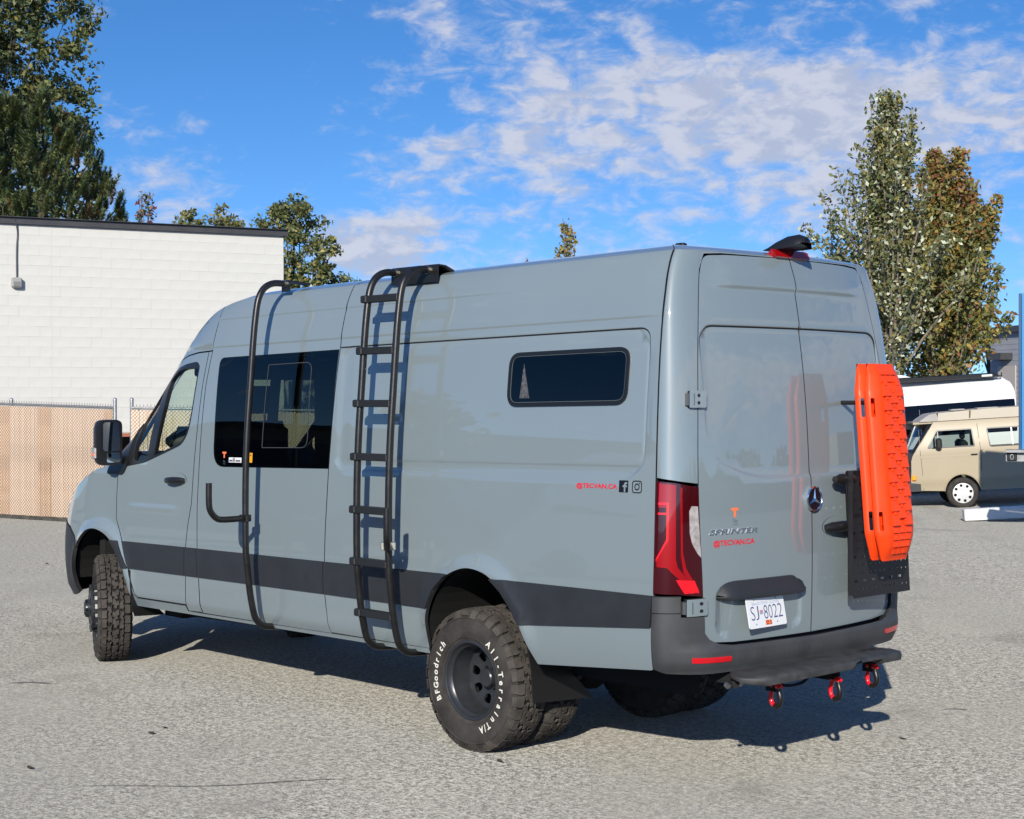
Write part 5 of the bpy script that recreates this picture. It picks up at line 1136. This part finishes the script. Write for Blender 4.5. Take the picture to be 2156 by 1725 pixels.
mb = MB(); mb.box((1.1, 1.77, .78), (4.4, .06, .85)); mb.box((1.1, 1.66, 1.72), (4.0, .06, .16)); mb.box((1.1, .9, 1.79), (4.0, 1.6, .04)); mb.box((3.36, .9, 1.1), (.05, 1.7, 1.3)); mb.box((.45, 1.70, 1.42), (.1, .05, .5)); mb.box((-.35, 1.70, 1.42), (.04, .05, .5)); mb.build('far_side', beige, cp_)
mb = MB(); mb.box((1.1, .9, .42), (4.2, 1.6, .12)); mb.build('underbody', M['inner'], cp_)
mb = MB(); mb.box((.12, .45, 1.08), (.14, .45, .62), bev=.05); mb.box((.10, .45, 1.48), (.10, .24, .16), bev=.04); mb.box((.12, 1.25, 1.08), (.14, .45, .62), bev=.05); mb.build('seats', mat('grey camper seat cloth', (.16, .15, .14), .9), cp_)
mb = MB(); mb.box((-.75, .9, 1.08), (.35, 1.5, .22), bev=.06); mb.build('dashboard', M['dash'], cp_)
mb = MB(); mb.prism([(-.80, .10, 1.795), (-.72, .12, 1.86), (-.56, .14, 1.955), (-.42, .16, 1.975), (-.36, .16, 1.81)], (0, 1.50, 0)); mb.build('roof_spoiler', roofgrey, cp_, 40)
mb = MB(); mb.prism([(-.40, .13, 1.815), (-.38, .17, 1.975), (.6, .18, 2.01), (3.0, .18, 2.02), (3.25, .16, 1.95), (3.30, .13, 1.815)], (0, 1.52, 0)); mb.build('raised_roof', beigeroof, cp_, 30)
mb = MB(); mb.box((1.25, .125, 1.805), (4.05, .05, .02)); mb.build('roof_seal', browntrim, cp_)
mb = MB(); mb.box((.245, .15, 1.90), (.03, .03, .19), Matrix.Rotation(.12, 3, 'Y')); mb.build('roof_strap', browntrim, cp_)
for x0, x1 in ((-.10, .18), (.42, .85)): mb = MB(); mb.box(((x0+x1)/2, .6, 2.02), (x1-x0, .5, .025), bev=.01); mb.build('roof_vent', roofgrey, cp_)
mb = MB(); mb.prism([(-1.09, -.03, .40), (-1.22, -.03, .42), (-1.235, -.03, .56), (-1.15, -.03, .60), (-.83, -.035, .55), (-.83, -.035, .40)], (0, 1.84, 0)); mb.build('front_bumper', M['plastic'], cp_)
mb = MB(); mb.box((-1.08, .02, .55), (.10, .06, .09), bev=.02); mb.box((-1.21, .10, .50), (.02, .1, .05)); mb.build('bumper_overrider', M['galv'], cp_)
mb = MB(); mb.box((-.955, -.012, .675), (.10, .04, .105), bev=.02); mb.build('indicator', mat('amber indicator', (.85, .36, .02), .3, coat=.6), cp_, 40)
mb = MB(); mb.lathe([(0, -.02), (.07, -.012), (.085, .01), (.085, .03)], 16, 'x', (-1.22, .24, .92)); mb.build('headlight', M['clearlens'], cp_, 40)
mb = MB(); mb.lathe([(0, -.02), (.07, -.012), (.085, .01), (.085, .03)], 16, 'x', (-1.22, 1.54, .92)); mb.build('headlight', M['clearlens'], cp_, 40)
mb = MB(); mb.box((-1.195, .9, .92), (.03, 1.4, .24)); mb.build('grille', M['black'], cp_)
mb = MB(); mb.box((-.43, -.09, 1.36), (.12, .14, .22), bev=.03); mb.tube([(-.55, .02, 1.26), (-.45, -.08, 1.30)], .014, 6); mb.tube([(-.42, -.08, 1.25), (-.40, .02, 1.20)], .014, 6); mb.build('wing_mirror', M['black'], cp_)
def car_wheel(parent, x, y, r, cover, sg=-1):
    mb = MB(); mb.lathe([(r*.62, -.085), (r*.70, -.100), (r*.88, -.102), (r*.97, -.085), (r, -.06), (r, .06), (r*.97, .085), (r*.7, .1), (r*.6, .09)], 40, 'y'); w = mb.build('wheel', M['rubber'], parent, 40); w.location = (x, y, r)
    mb = MB(); hs = [[(r*.50*math.cos(a)+r*.10*math.cos(b), r*.50*math.sin(a)+r*.10*math.sin(b)) for b in np.linspace(0, 2*PI, 9)[:-1]] for a in np.linspace(.2, 2*PI+.2, 9)[:-1]]
    fn = lambda a, b: np.stack([a+0*b, -.090-.02*(1-np.hypot(a, b)/(r*.64))+0*a, b+0*a], -1)
    skin('wheel_cover', [(r*.66*math.cos(a), r*.66*math.sin(a)) for a in np.linspace(0, 2*PI, 33)[:-1]], fn, cover, w, holes=hs, sgn=1, h=.08, thick=.01, inset=0)
    mb = MB(); mb.lathe([(0, -.05), (r*.62, -.05)], 24, 'y'); mb.build('brake_disc', M['inner'], w); return w
silver = mat('silver wheel cover', (.66, .66, .66), .45, metal=.2)
car_wheel(cp_, 0, .10, .318, silver); car_wheel(cp_, 2.46, .10, .318, silver); car_wheel(cp_, 0, 1.68, .318, silver); car_wheel(cp_, 2.46, 1.68, .318, silver)
mb = MB(); mb.tube([Vector((.36*math.cos(a)*1.02, -.01, .32+.40*math.sin(a)*.98)) for a in np.linspace(.15, PI-.15, 22)], .016, 6); mb.build('wheel_arch_lip', beige, cp_, 50)

wv = thing('white_high_roof_van', 'white high roof van with a black awning along its roof, behind the beige camper', 'van', lot(11.55, 36.0, -.115), 0)
wv.rotation_euler = (Matrix.Rotation(LOTROT-.02, 4, 'Z') @ Matrix.Rotation(-.056, 4, 'Y')).to_euler()
wht = mat('white van paint', (.72, .72, .72), .4, coat=.7)
# local x: right end at 0, runs to -6.2
vp = [(-6.2, .45), (-6.2, .95), (-5.5, 1.22), (-4.6, 1.95), (-4.1, 2.36), (-3.6, 2.48), (-.20, 2.56), (-.08, 2.50), (0, 2.30), (.02, 1.2), (.02, .45), (-.75, .40), (-.85, .66), (-1.05, .80), (-1.3, .80), (-1.5, .66), (-1.6, .40), (-4.7, .40), (-4.8, .66), (-5.0, .80), (-5.25, .80), (-5.45, .66), (-5.5, .45)]
vf = lambda a, b: np.stack([a+0*b, .16*sstep(b, 1.2, 2.6)**1.4+.05*(1-sstep(b, .4, .8))+.12*sstep(b, 2.42, 2.58)+0*a-.008*sstep(b, 2.18, 2.21), b+0*a], -1)
skin('body_side', vp[::-1], vf, wht, wv, sgn=1, h=.14, thick=.05, inset=0, feats=[line(z, -4.4, 0, 40) for z in (2.18, 2.21, 2.42, 2.5)])
skin('window_band', roundpoly([(-4.75, 1.34), (-4.2, 2.03), (-.02, 2.10), (-.02, 1.36)], [.05, .1, .03, .03], 3)[::-1], vf, M['glass_black'], wv, sgn=1, h=.15, off=.008, thick=.02, inset=0)
for x in (-2.22, -3.25): skin('window_post', [(x, 1.36), (x+.012, 1.36), (x+.012, 1.96), (x, 1.96)], vf, M['greydecal'], wv, sgn=1, h=.2, off=.011, thick=.004, inset=0)
for x in (-.95, -3.30): 
    mb = MB(); zz = np.linspace(1.99, 2.53, 10); a_ = vf(np.full(10, x-.005)-.05*np.linspace(0, 1, 10), zz)+[0, -.004, 0]; b_ = vf(np.full(10, x+.005)-.05*np.linspace(0, 1, 10), zz)+[0, -.004, 0]
    mb.add(a_.tolist()+b_.tolist(), [(i, 10+i, 10+i+1, i+1) for i in range(9)]); mb.build('panel_seam', mat('grey seam', (.35, .36, .38), .6), wv)
mb = MB(); mb.box((-3.0, 1.15, 1.5), (5.9, 1.6, 1.9)); mb.build('body_core', wht, wv)
mb = MB(); mb.prism([(-4.3, .42, 2.45), (-3.7, .36, 2.56), (-.2, .34, 2.60), (-.05, .36, 2.5)], (0, 1.3, 0)); mb.build('roof', wht, wv)
mb = MB(); mb.box((-2.25, .16, 2.665), (3.65, .15, .115), Matrix.Rotation(0, 3, 'Y'), bev=.02); aw = mb.build('roof_awning', M['black'], wv, 40)
mb = MB(); mb.box((-2.25, .235, 2.59), (3.6, .10, .035)); mb.build('awning_rail', mat('grey awning rail', (.22, .22, .22), .5, metal=.4), aw)
mb = MB(); mb.box((-.62, .082, 2.665), (.24, .006, .045)); mb.build('awning_label', M['white'], aw)
mb = MB(); mb.box((-.39, .18, 2.66), (.10, .12, .06), bev=.015); mb.box((-.30, .18, 2.64), (.10, .03, .03)); mb.box((-.26, .18, 2.68), (.02, .03, .07)); mb.build('awning_end_bracket', M['black'], aw)
mb = MB(); mb.prism([(-3.5, .35, 2.60), (-3.3, .35, 2.74), (-3.1, .35, 2.80), (-2.8, .35, 2.81), (-2.50, .35, 2.785), (-2.22, .35, 2.70)], (0, .8, 0)); mb.build('roof_air_unit', wht, wv, 40)
for x in (-1.17, -5.1):
    for y in (.2, 1.75): car_wheel(wv, x, y, .36, silver)

bt = thing('blue_panel', 'tall bright blue metal panel on a steel frame, cut off by the right edge', 'panel', lot(8.21, 25.75, 0), LOTROT-.36)
blue = mat('bright blue paint', (.03, .26, .62), .35, coat=.6); dblue = mat('dark blue paint', (.010, .07, .17), .4, coat=.4)
zt_ = 3.70; zb_ = 1.14
mb = MB(); mb.box((1.30, .14, (zt_+zb_)/2), (2.40, .10, zt_-zb_-.04)); mb.build('panel_sheet', blue, bt)
mb = MB(); mb.box((.025, .10, (zt_+zb_)/2), (.05, .16, zt_-zb_), bev=.006); mb.build('edge_post', dblue, bt)
mb = MB(); mb.box((.080, .05, (zt_+zb_)/2), (.055, .08, zt_-zb_-.01), bev=.004); mb.build('edge_trim', blue, bt)
mb = MB(); mb.box((1.15, 0, zb_-.025), (2.7, .26, .05), bev=.005); mb.box((1.15, .04, zb_-.125), (2.7, .16, .145), bev=.005); bsb = mb.build('steel_beam', mat('dull steel', (.30, .30, .30), .5, metal=.5, var=.2, vscale=9), bt)
mb = MB(); mb.box((-.10, -.050, zb_-.12), (.16, .02, .125), bev=.01); mb.build('lamp_recess', M['black'], bsb)
mb = MB(); mb.tube([Vector((-.10+.024*math.cos(a), -.068, zb_-.12+.042*math.sin(a))) for a in np.linspace(0, 2*PI, 13)[:-1]], .008, 6, closed=True); mb.build('lamp_ring', M['galv'], bsb)
mb = MB(); mb.box((.20, -.050, zb_-.11), (.15, .02, .07), bev=.01); mb.build('reflector', M['clearlens'], bsb)
for x in (.9, 2.2): mb = MB(); mb.box((x, .06, .47), (.10, .10, .94), bev=.01); mb.build('leg', dblue, bt)

kb = MB(); kb.box((1.9, .12, .11), (3.8, .24, .22), bev=.018); kerb = kb.build('parking_kerb', mat('white painted kerb', (.74, .73, .70), .7, var=.06, vscale=5, bump=.2, bscale=80), None, 40)
kerb.location = lot(8.13, 28.55, -.262); kerb.rotation_euler = (Matrix.Rotation(LOTROT-.10, 4, 'Z') @ Matrix.Rotation(-tilt, 4, 'Y')).to_euler(); tag(kerb, 'long white painted parking kerb in front of the beige camper', 'kerb')

# far grey building at the right edge and the low one behind the grey van
gb = thing('grey_block_building', 'grey block building with a dark roof edge far off at the right edge', 'building', lot(17.9, 59.5, 0), LOTROT-1.33)
greyb = mat('grey painted block', (.34, .345, .37), .8, var=.05, vscale=1.5)
GH = 4.45
mb = MB(); mb.box((4.5, 4.0, GH/2), (9, 8, GH)); mb.build('wall', greyb, gb)
mb = MB()
for r in range(21):
    mb.box((4.5, -.003, .2+r*.2), (9, .012, .012))
mb.build('mortar_lines', mat('grey mortar', (.30, .305, .33), .9), gb, kind='stuff')
mb = MB(); mb.box((4.5, 3.95, GH+.10), (9.3, 8.3, .22)); mb.build('roof_edge', par, gb)
mb = MB(); mb.box((1.1, -.25, 3.55), (.9, .5, .25)); mb.build('door_canopy', par, gb)
mb = MB(); mb.box((1.2, -.02, 1.6), (1.2, .05, 3.2)); mb.build('roller_door', mat('pale brown door', (.50, .44, .40), .7), gb)
lb = thing('low_building', 'low building hidden by the grey van, its pale rooftop box showing beside the white wall', 'building', lot(-8.2, 52, 0), LOTROT)
mb = MB(); mb.box((3.5, 3, 2.7), (7, 6, 5.4)); mb.build('wall', greyb, lb); mb = MB(); mb.box((1.35, .6, 5.62), (.46, .5, .44)); mb.build('rooftop_box', mat('pale concrete box', (.55, .54, .50), .8), lb)

# ---------------------------------------------------------------- trees
def leafmat(name, c, tr=.25):
    m = bpy.data.materials.new(name); m.use_nodes = True; t = NT(m.node_tree); out = t.n('ShaderNodeOutputMaterial')
    d1 = t.n('ShaderNodeBsdfPrincipled', i_Roughness=.55); tl_ = t.n('ShaderNodeBsdfTranslucent'); co = t.n('ShaderNodeTexCoord').outputs['Object']
    f = t.noise(co, 1.6, 3, .6); cc_ = t.mix(t.ss(f, .3, .7), tuple(x*.72 for x in c), tuple(x*1.25 for x in c)); t.l(cc_, d1.inputs['Base Color']); t.l(cc_, tl_.inputs[0])
    mx = t.n('ShaderNodeMixShader', i_Fac=tr); t.l(d1.outputs[0], mx.inputs[1]); t.l(tl_.outputs[0], mx.inputs[2]); t.l(mx.outputs[0], out.inputs[0]); return m
LM = dict(dark=leafmat('dark green leaf', (.075, .110, .040)), mid=leafmat('mid green leaf', (.165, .185, .062)), olive=leafmat('olive leaf', (.20, .20, .085)), pale=leafmat('pale leaf underside', (.52, .54, .38), .1),
 orange=leafmat('orange brown leaf', (.36, .185, .055)), rust=leafmat('rust leaf', (.30, .115, .055)), yellow=leafmat('yellow olive leaf', (.34, .28, .075)), needle=leafmat('pine needle', (.085, .120, .048), .05), needle2=leafmat('sunlit pine needle', (.16, .19, .070), .05), brownn=leafmat('dead brown needle', (.20, .11, .045), .05), redl=leafmat('dark red leaf', (.16, .03, .03)))
bark = mat('pale bark', (.20, .17, .13), .9, var=.3, vscale=6); barkd = mat('dark bark', (.07, .055, .04), .9, var=.3, vscale=6)
def leaf_mesh(name, P, size, mats, probs, parent, up_=.2, elong=1.5):
    n = len(P); P = np.asarray(P); nrm = rng.normal(size=(n, 3)); nrm[:, 2] += up_; nrm /= np.linalg.norm(nrm, axis=1)[:, None]
    a = np.cross(nrm, rng.normal(size=(n, 3))); a /= np.linalg.norm(a, axis=1)[:, None]; b = np.cross(nrm, a); s = (size*(.6+.8*rng.random(n)))[:, None]
    v = np.stack([P+a*s*.5*elong, P+b*s*.42+a*s*.08, P-a*s*.5*elong, P-b*s*.42+a*s*.08], 1).reshape(-1, 3)
    me = bpy.data.meshes.new(name); me.vertices.add(4*n); me.vertices.foreach_set('co', v.ravel()); me.loops.add(4*n); me.loops.foreach_set('vertex_index', np.arange(4*n)); me.polygons.add(n); me.polygons.foreach_set('loop_start', np.arange(0, 4*n, 4)); me.polygons.foreach_set('loop_total', np.full(n, 4))
    for m in mats: me.materials.append(m)
    me.polygons.foreach_set('material_index', rng.choice(len(mats), n, p=probs) if not callable(probs) else probs(P)); me.update(calc_edges=True); me.validate()
    return link(name, me, None, parent, kind='stuff')
def column_tree(r, d_, top, prof, nb, nleaf, size, mats, probs, name, label, leaves_per=None, bare=.25, z0=.0, lean=0., bk=bark):
    """upright branches off a short trunk; prof(z/top)-> half width"""
    T = thing(name, label, 'tree', lot(r, d_, DG(r, d_)), LOTROT); wood = MB(); wood.tube([(0, 0, 0), (.02, 0, top*.25), (0, 0, top*.5)], [.14, .11, .06], 8); pts = []
    for i in range(nb):
        zb = top*(.12+.42*random.random()); a = random.random()*2*PI; zt = min(top*(.35+.70*random.random()**.7), top*(.99-.0*random.random())); zt = max(zt, zb+.8)
        w = prof(zt/top)*(random.random()**.5); q = []
        for u in np.linspace(0, 1, 7):
            rad = w*(u**.75)*(1+.12*math.sin(6*u+i)); q.append(Vector((rad*math.cos(a)+lean*u+.03*random.uniform(-1, 1), rad*math.sin(a)+.03*random.uniform(-1, 1), zb+(zt-zb)*u)))
        wood.tube(q, [.035, .03, .026, .021, .016, .011, .006], 5, caps=False); k = int(nleaf/nb*(.5+(zt-zb)/(top*.5)))
        for _ in range(k):
            u = random.random()**.6*.97+.03; j = min(5, int(u*6)); f = u*6-j; c = q[j].lerp(q[j+1], f); sp_ = .05+.26*(1-u)**.5*random.random()+.10*random.random()
            dv = Vector(rng.normal(size=3)).normalized()*sp_*random.choice((.6, 1., 1.4)); dv.z *= .7; pts.append(c+dv)
    P = np.array([tuple(p_) for p_ in pts]); lim = np.array([prof(z/top) for z in P[:, 2]])*1.06+.05; P = P[np.hypot(P[:, 0], P[:, 1]) < lim]
    wood.build('trunk', bk, T, 50); leaf_mesh('crown', P, size, mats, probs, T)
    if top > 7.5: T.scale = (1.17, 1.17, 1.17)
    return T
pA = lambda u: float(np.interp(u, [0, .18, .3, .5, .62, .75, .86, .94, 1.], [.6, 1.8, 2.15, 2.25, 2.05, 1.50, .95, .62, .25]))
column_tree(9.65, 41, 8.75, pA, 84, 13500, .078, [LM['mid'], LM['olive'], LM['yellow'], LM['pale'], LM['dark']], [.28, .30, .12, .18, .12], 'columnar_tree', 'tall upright tree with pale leaf undersides and bare stems, left of the rust brown one')
def probsB(P):
    u = rng.random(len(P)); top = sstep(P[:, 2], 4.5, 7.5); edge = sstep(P[:, 0], .3, 1.6); w = np.clip(.12+.34*top, 0, .9); return np.where(u < w*.62, 1, np.where(u < w, 2, np.where(u < w+.32, 3, 0)))
pB = lambda u: float(np.interp(u, [0, .15, .3, .5, .7, .85, .95, 1.], [.7, 1.7, 1.85, 1.75, 1.5, 1.15, .75, .3]))
column_tree(11.85, 43.5, 7.7, pB, 62, 19000, .088, [LM['mid'], LM['orange'], LM['rust'], LM['yellow']], probsB, 'columnar_tree', 'upright tree turning orange and rust brown, right of the pale leaved one')
column_tree(1.20, 38, 6.35, lambda u: float(np.interp(u, [0, .5, .8, .93, 1], [.45, .45, .36, .24, .1])), 12, 1500, .085, [LM['yellow'], LM['olive'], LM['orange']], [.45, .4, .15], 'thin_tree', 'tip of a thin yellow green tree above the middle of the grey van roof')
column_tree(.20, 38.5, 5.75, lambda u: float(np.interp(u, [0, .8, 1], [.4, .3, .1])), 8, 260, .08, [LM['redl'], LM['rust']], [.6, .4], 'thin_tree', 'few dark red leaves of a treetop just above the grey van roof')
column_tree(-8.98, 38, 7.05, lambda u: float(np.interp(u, [0, .8, 1], [.7, .45, .15])), 10, 600, .075, [LM['redl'], LM['rust'], LM['dark']], [.4, .3, .3], 'thin_tree', 'dark red leaved twigs above the white wall at the foot of the pine')
def round_tree(r, d_, c, rad, ncl, nper, size, mats, probs, name, label, clr=.32, ex=2.4, tr=.16, shell=.55, zmin=None):
    T = thing(name, label, 'tree', lot(r, d_, DG(r, d_)), LOTROT); wood = MB(); wood.tube([(0, 0, 0), (.05, 0, c[2]*.5), (0, 0, c[2])], [tr, tr*.8, tr*.4], 8); pts = []
    for i in range(ncl):
        while True:
            v_ = rng.normal(size=3); v_ /= (np.sum(np.abs(v_)**ex))**(1/ex); 
            if v_[1] < .45: break
        k = shell+(1-shell)*random.random()**.6; q = Vector((c[0]+v_[0]*rad[0]*k, c[1]+v_[1]*rad[1]*k, c[2]+v_[2]*rad[2]*k))
        if zmin and q.z < zmin: continue
        if i % 4 == 0: b0 = Vector((0, 0, c[2]*.4+(q.z)*.25)); wood.tube([b0, b0.lerp(q, .5)+Vector((0, 0, .2)), q], [tr*.3, tr*.18, .008], 5, caps=False)
        cr = clr*(.6+.9*random.random()); g = rng.normal(size=(nper, 3)); g /= np.linalg.norm(g, axis=1)[:, None]; pts.append(np.array(q)+g*cr*(rng.random(nper)[:, None]**.5)*[1, 1, .75])
    wood.build('trunk', barkd, T, 50); leaf_mesh('crown', np.vstack(pts), size, mats, probs, T); return T
round_tree(-15.9, 47, (0, 0, 10.6), (3.25, 2.6, 6.0), 560, 80, .115, [LM['mid'], LM['olive'], LM['dark'], LM['yellow']], [.30, .20, .43, .07], 'broadleaf_tree', 'tall broadleaf tree rising behind the pine at the left edge', .46, shell=.15, tr=.05)
round_tree(-5.95, 42, (0, 0, 5.0), (1.15, 1.0, 2.35), 190, 75, .082, [LM['mid'], LM['olive'], LM['dark'], LM['yellow']], [.36, .28, .26, .10], 'broadleaf_tree', 'green tree beside the corner of the white wall, above the ladder bar', .26, shell=.4)
round_tree(-8.85, 45, (0, 0, 5.75), (1.15, .7, 1.75), 85, 60, .08, [LM['mid'], LM['olive'], LM['yellow']], [.4, .4, .2], 'broadleaf_tree', 'treetop with three leafy tips just above the white wall', .20, shell=.5)
round_tree(-5.0, 47, (0, 0, 4.6), (.75, .6, 1.15), 40, 50, .075, [LM['mid'], LM['dark'], LM['olive']], [.4, .3, .3], 'broadleaf_tree', 'low treetop just above the front of the grey van roof', .20)
round_tree(18.6, 62, (0, 0, 4.4), (.7, .5, .8), 22, 30, .10, [LM['mid'], LM['yellow']], [.6, .4], 'broadleaf_tree', 'small bushy treetop above the far grey building', .18)
# the pine: upright brush-like shoots all over a domed crown
def pine():
    T = thing('pine_tree', 'big dark pine with upright brush like shoots above the white wall', 'tree', lot(-13.6, 39.5, 0), LOTROT); wood = MB(); V = []; NM = []
    for (bx, h_) in ((0, 9.0), (-1.6, 9.6), (1.7, 8.4), (2.8, 7.4)): wood.tube([(bx*.4, 0, 0), (bx*.8, 0, 3), (bx, .2, h_)], [.20, .15, .04], 8)
    pr = lambda x: float(np.interp(x, [-4.5, -3.2, -2.0, -1.0, 0, .7, 1.3, 1.9, 2.4, 2.9, 3.2, 3.5, 3.72, 3.9], [10.2, 10.4, 10.35, 10.0, 9.75, 9.55, 9.25, 9.45, 9.05, 8.55, 8.15, 7.4, 6.6, 5.6]))
    n = 0; tufts = []
    while n < 1250:
        x = random.uniform(-4.4, 3.9); zt = pr(x)+.30*math.sin(x*7.5)+.15*math.sin(x*17); z = zt-abs(random.gauss(0, 1))*(2.0 if random.random() < .65 else .35)
        if z < 4.6: continue
        dep = 2.4*math.sqrt(max(0, 1-((x+.3)/4.6)**2))*math.sqrt(max(0, min(1, (zt-z)/2.5+.05))); y = -dep*random.uniform(.55, 1.)+random.uniform(-.2, .2) if random.random() < .85 else random.uniform(-1, 1)
        tufts.append((x, y, z)); n += 1
    for (x, y, z) in tufts:
        L_ = random.uniform(.30, .50); ax = Vector((random.uniform(-.25, .25)+(.22 if x > 2 else 0), random.uniform(-.35, .05), 1)).normalized(); base = Vector((x, y, z-L_)); rad = random.uniform(.12, .17)
        side_ = ax.orthogonal().normalized(); bi = ax.cross(side_); mi = 2 if random.random() < .045 else (1 if random.random() < .5 else 0)
        if random.random() < .10: wood.tube([base-ax*.4+Vector((-x*.1, .3, -.1)), base, base+ax*L_*.5], [.022, .016, .008], 4, caps=False)
        for k in range(64):
            u = (k+random.random())/64; a = random.random()*2*PI; o = base+ax*L_*u; rr = rad*(.55+.45*math.sin(PI*min(1, u*.9+.15))); tip = o+(side_*math.cos(a)+bi*math.sin(a))*rr+ax*(.05+.05*random.random()); w_ = (side_*math.cos(a+1.57)+bi*math.sin(a+1.57))*.020
            V += [o-w_, o+w_, tip]; NM.append(mi)
    v = np.array([tuple(q) for q in V]); n = len(NM); me = bpy.data.meshes.new('crown'); me.vertices.add(3*n); me.vertices.foreach_set('co', v.ravel()); me.loops.add(3*n); me.loops.foreach_set('vertex_index', np.arange(3*n)); me.polygons.add(n); me.polygons.foreach_set('loop_start', np.arange(0, 3*n, 3)); me.polygons.foreach_set('loop_total', np.full(n, 3))
    for m in (LM['needle'], LM['needle2'], LM['brownn']): me.materials.append(m)
    me.polygons.foreach_set('material_index', NM); me.update(calc_edges=True)
    link('crown', me, None, T, kind='stuff'); wood.build('trunk', barkd, T, 50)
    mb = MB(); mb.lathe([(0, -2.4), (1.6, -1.8), (2.6, -.3), (2.2, 1.4), (.9, 2.6), (0, 2.9)], 14, 'z', (-1.2, .9, 6.3)); 
    P_ = rng.normal(size=(7000, 3)); P_ /= np.linalg.norm(P_, axis=1)[:, None]; P_ = P_*rng.random((7000, 1))**.4*[3.7, 1.5, 3.1]+[-.6, .5, 6.2]; P_ = P_[[p_[2] < pr(p_[0])-.5 for p_ in P_]]
    leaf_mesh('inner_needles', P_, .15, [LM['needle']], [1.], T)
pine()

# unseen vehicles, added only to be mirrored in the grey van's paint and glass
def box_van(x, y, rz, m, label):
    c = thing('reflection_van', label, 'van', (x, y, 0), rz, 'unseen vehicles added for reflections')
    mb = MB(); mb.prism([(-2.6, -.95, .4), (-2.65, -.95, .9), (-2.2, -.95, 1.3), (-1.5, -.92, 2.2), (-1.2, -.90, 2.45), (2.6, -.90, 2.5), (2.7, -.95, .4)], (0, 1.9, 0)); mb.build('body', m, c, 30)
    for sy in (-1, 1):
        mb = MB(); mb.prism([(-1.95, sy*.96, 1.35), (-1.35, sy*.94, 1.95), (-.5, sy*.94, 1.98), (-.5, sy*.96, 1.35)], (0, .004*sy, 0)); mb.build('side_window', M['glass_black'], c)
    for wx in (-1.7, 1.7):
        for wy in (-.86, .86): mb = MB(); mb.lathe([(0, -.11), (.33, -.11), (.36, -.06), (.36, .06), (.33, .11), (0, .11)], 20, 'y', (wx, wy, .36)); mb.build('wheel', M['rubber'], c, 40)
box_van(9.5, 13.5, math.radians(128), wht, 'unseen white van added for reflections, nearest of its row'); box_van(19.0, 10.5, math.radians(118), mat('unseen dark blue van paint', (.02, .03, .07), .35, coat=1), 'unseen dark blue van added for reflections beyond the white one')
box_van(-11.5, -15.0, math.radians(20), mat('unseen silver van paint', (.35, .36, .37), .35, coat=1), 'unseen silver van added for reflections in the rear doors')
cr_ = simple_car(0, 0, 0, 0, mat('unseen dark red car paint', (.16, .02, .02), .35, coat=1), 'unseen dark red car added for reflections between the white and blue vans'); cr_.location = (14.2, 12.0, 0); cr_.rotation_euler = (0, 0, math.radians(124)); cr_['group'] = 'unseen vehicles added for reflections'
# ---------------------------------------------------------------- unseen surroundings of the yard, put in for their reflections
wh = thing('unseen_warehouse', 'unseen long low grey warehouse across the yard, mirrored in the side of the grey van', 'building', (28, 34, 0), math.radians(-48))
mb = MB(); mb.box((0, 4, 2.1), (46, 8, 4.2)); mb.build('wall', mat('unseen warehouse wall', (.20, .19, .18), .8, var=.1, vscale=.6), wh); mb = MB(); mb.box((0, 4, 4.3), (46.6, 8.6, .25)); mb.build('roof', par, wh)
for i in range(7):
    mb = MB(); mb.box((-18+i*6, -.04, 1.5), (3.2, .1, 3.0)); mb.build('roller_door', mat('unseen roller door', (.45, .45, .44), .6) if i == 0 else bpy.data.materials['unseen roller door'], wh)
for i, (x, y, h_) in enumerate(((24, 20, 5.2), (17, 26, 6.0), (27, 12, 4.6), (10, 33, 5.6))):
    rr3 = round_tree(0, 0, (0, 0, h_*.62), (h_*.33, h_*.33, h_*.42), 60, 26, .26, [LM['dark'], LM['mid']], [.6, .4], 'broadleaf_tree', ('unseen bushy tree added for reflections before the warehouse, number counted from the near end', '', '', '')[0], .45, ex=2.)
    rr3.location = (x, y, 0); rr3['label'] = ('unseen dark bushy tree by the middle of the warehouse', 'tallest unseen dark bushy tree before the warehouse', 'lowest unseen dark bushy tree near the far end of the warehouse', 'unseen dark bushy tree at the near end of the warehouse')[i]; rr3['group'] = 'unseen trees added for reflections before the warehouse'
hg_ = thing('hedge', 'unseen long dark hedge added for reflections in the rear doors', 'hedge', (-34, -14, 0), math.radians(-60))  # out of view, added only to be mirrored in the rear doors
P_ = rng.random((7000, 3))*[44, 2.2, 3.2]-[22, 1.1, 0]; P_[:, 2] *= .8+.2*np.sin(P_[:, 0]*1.3); leaf_mesh('foliage', P_, .42, [LM['dark'], LM['mid']], [.6, .4], hg_)
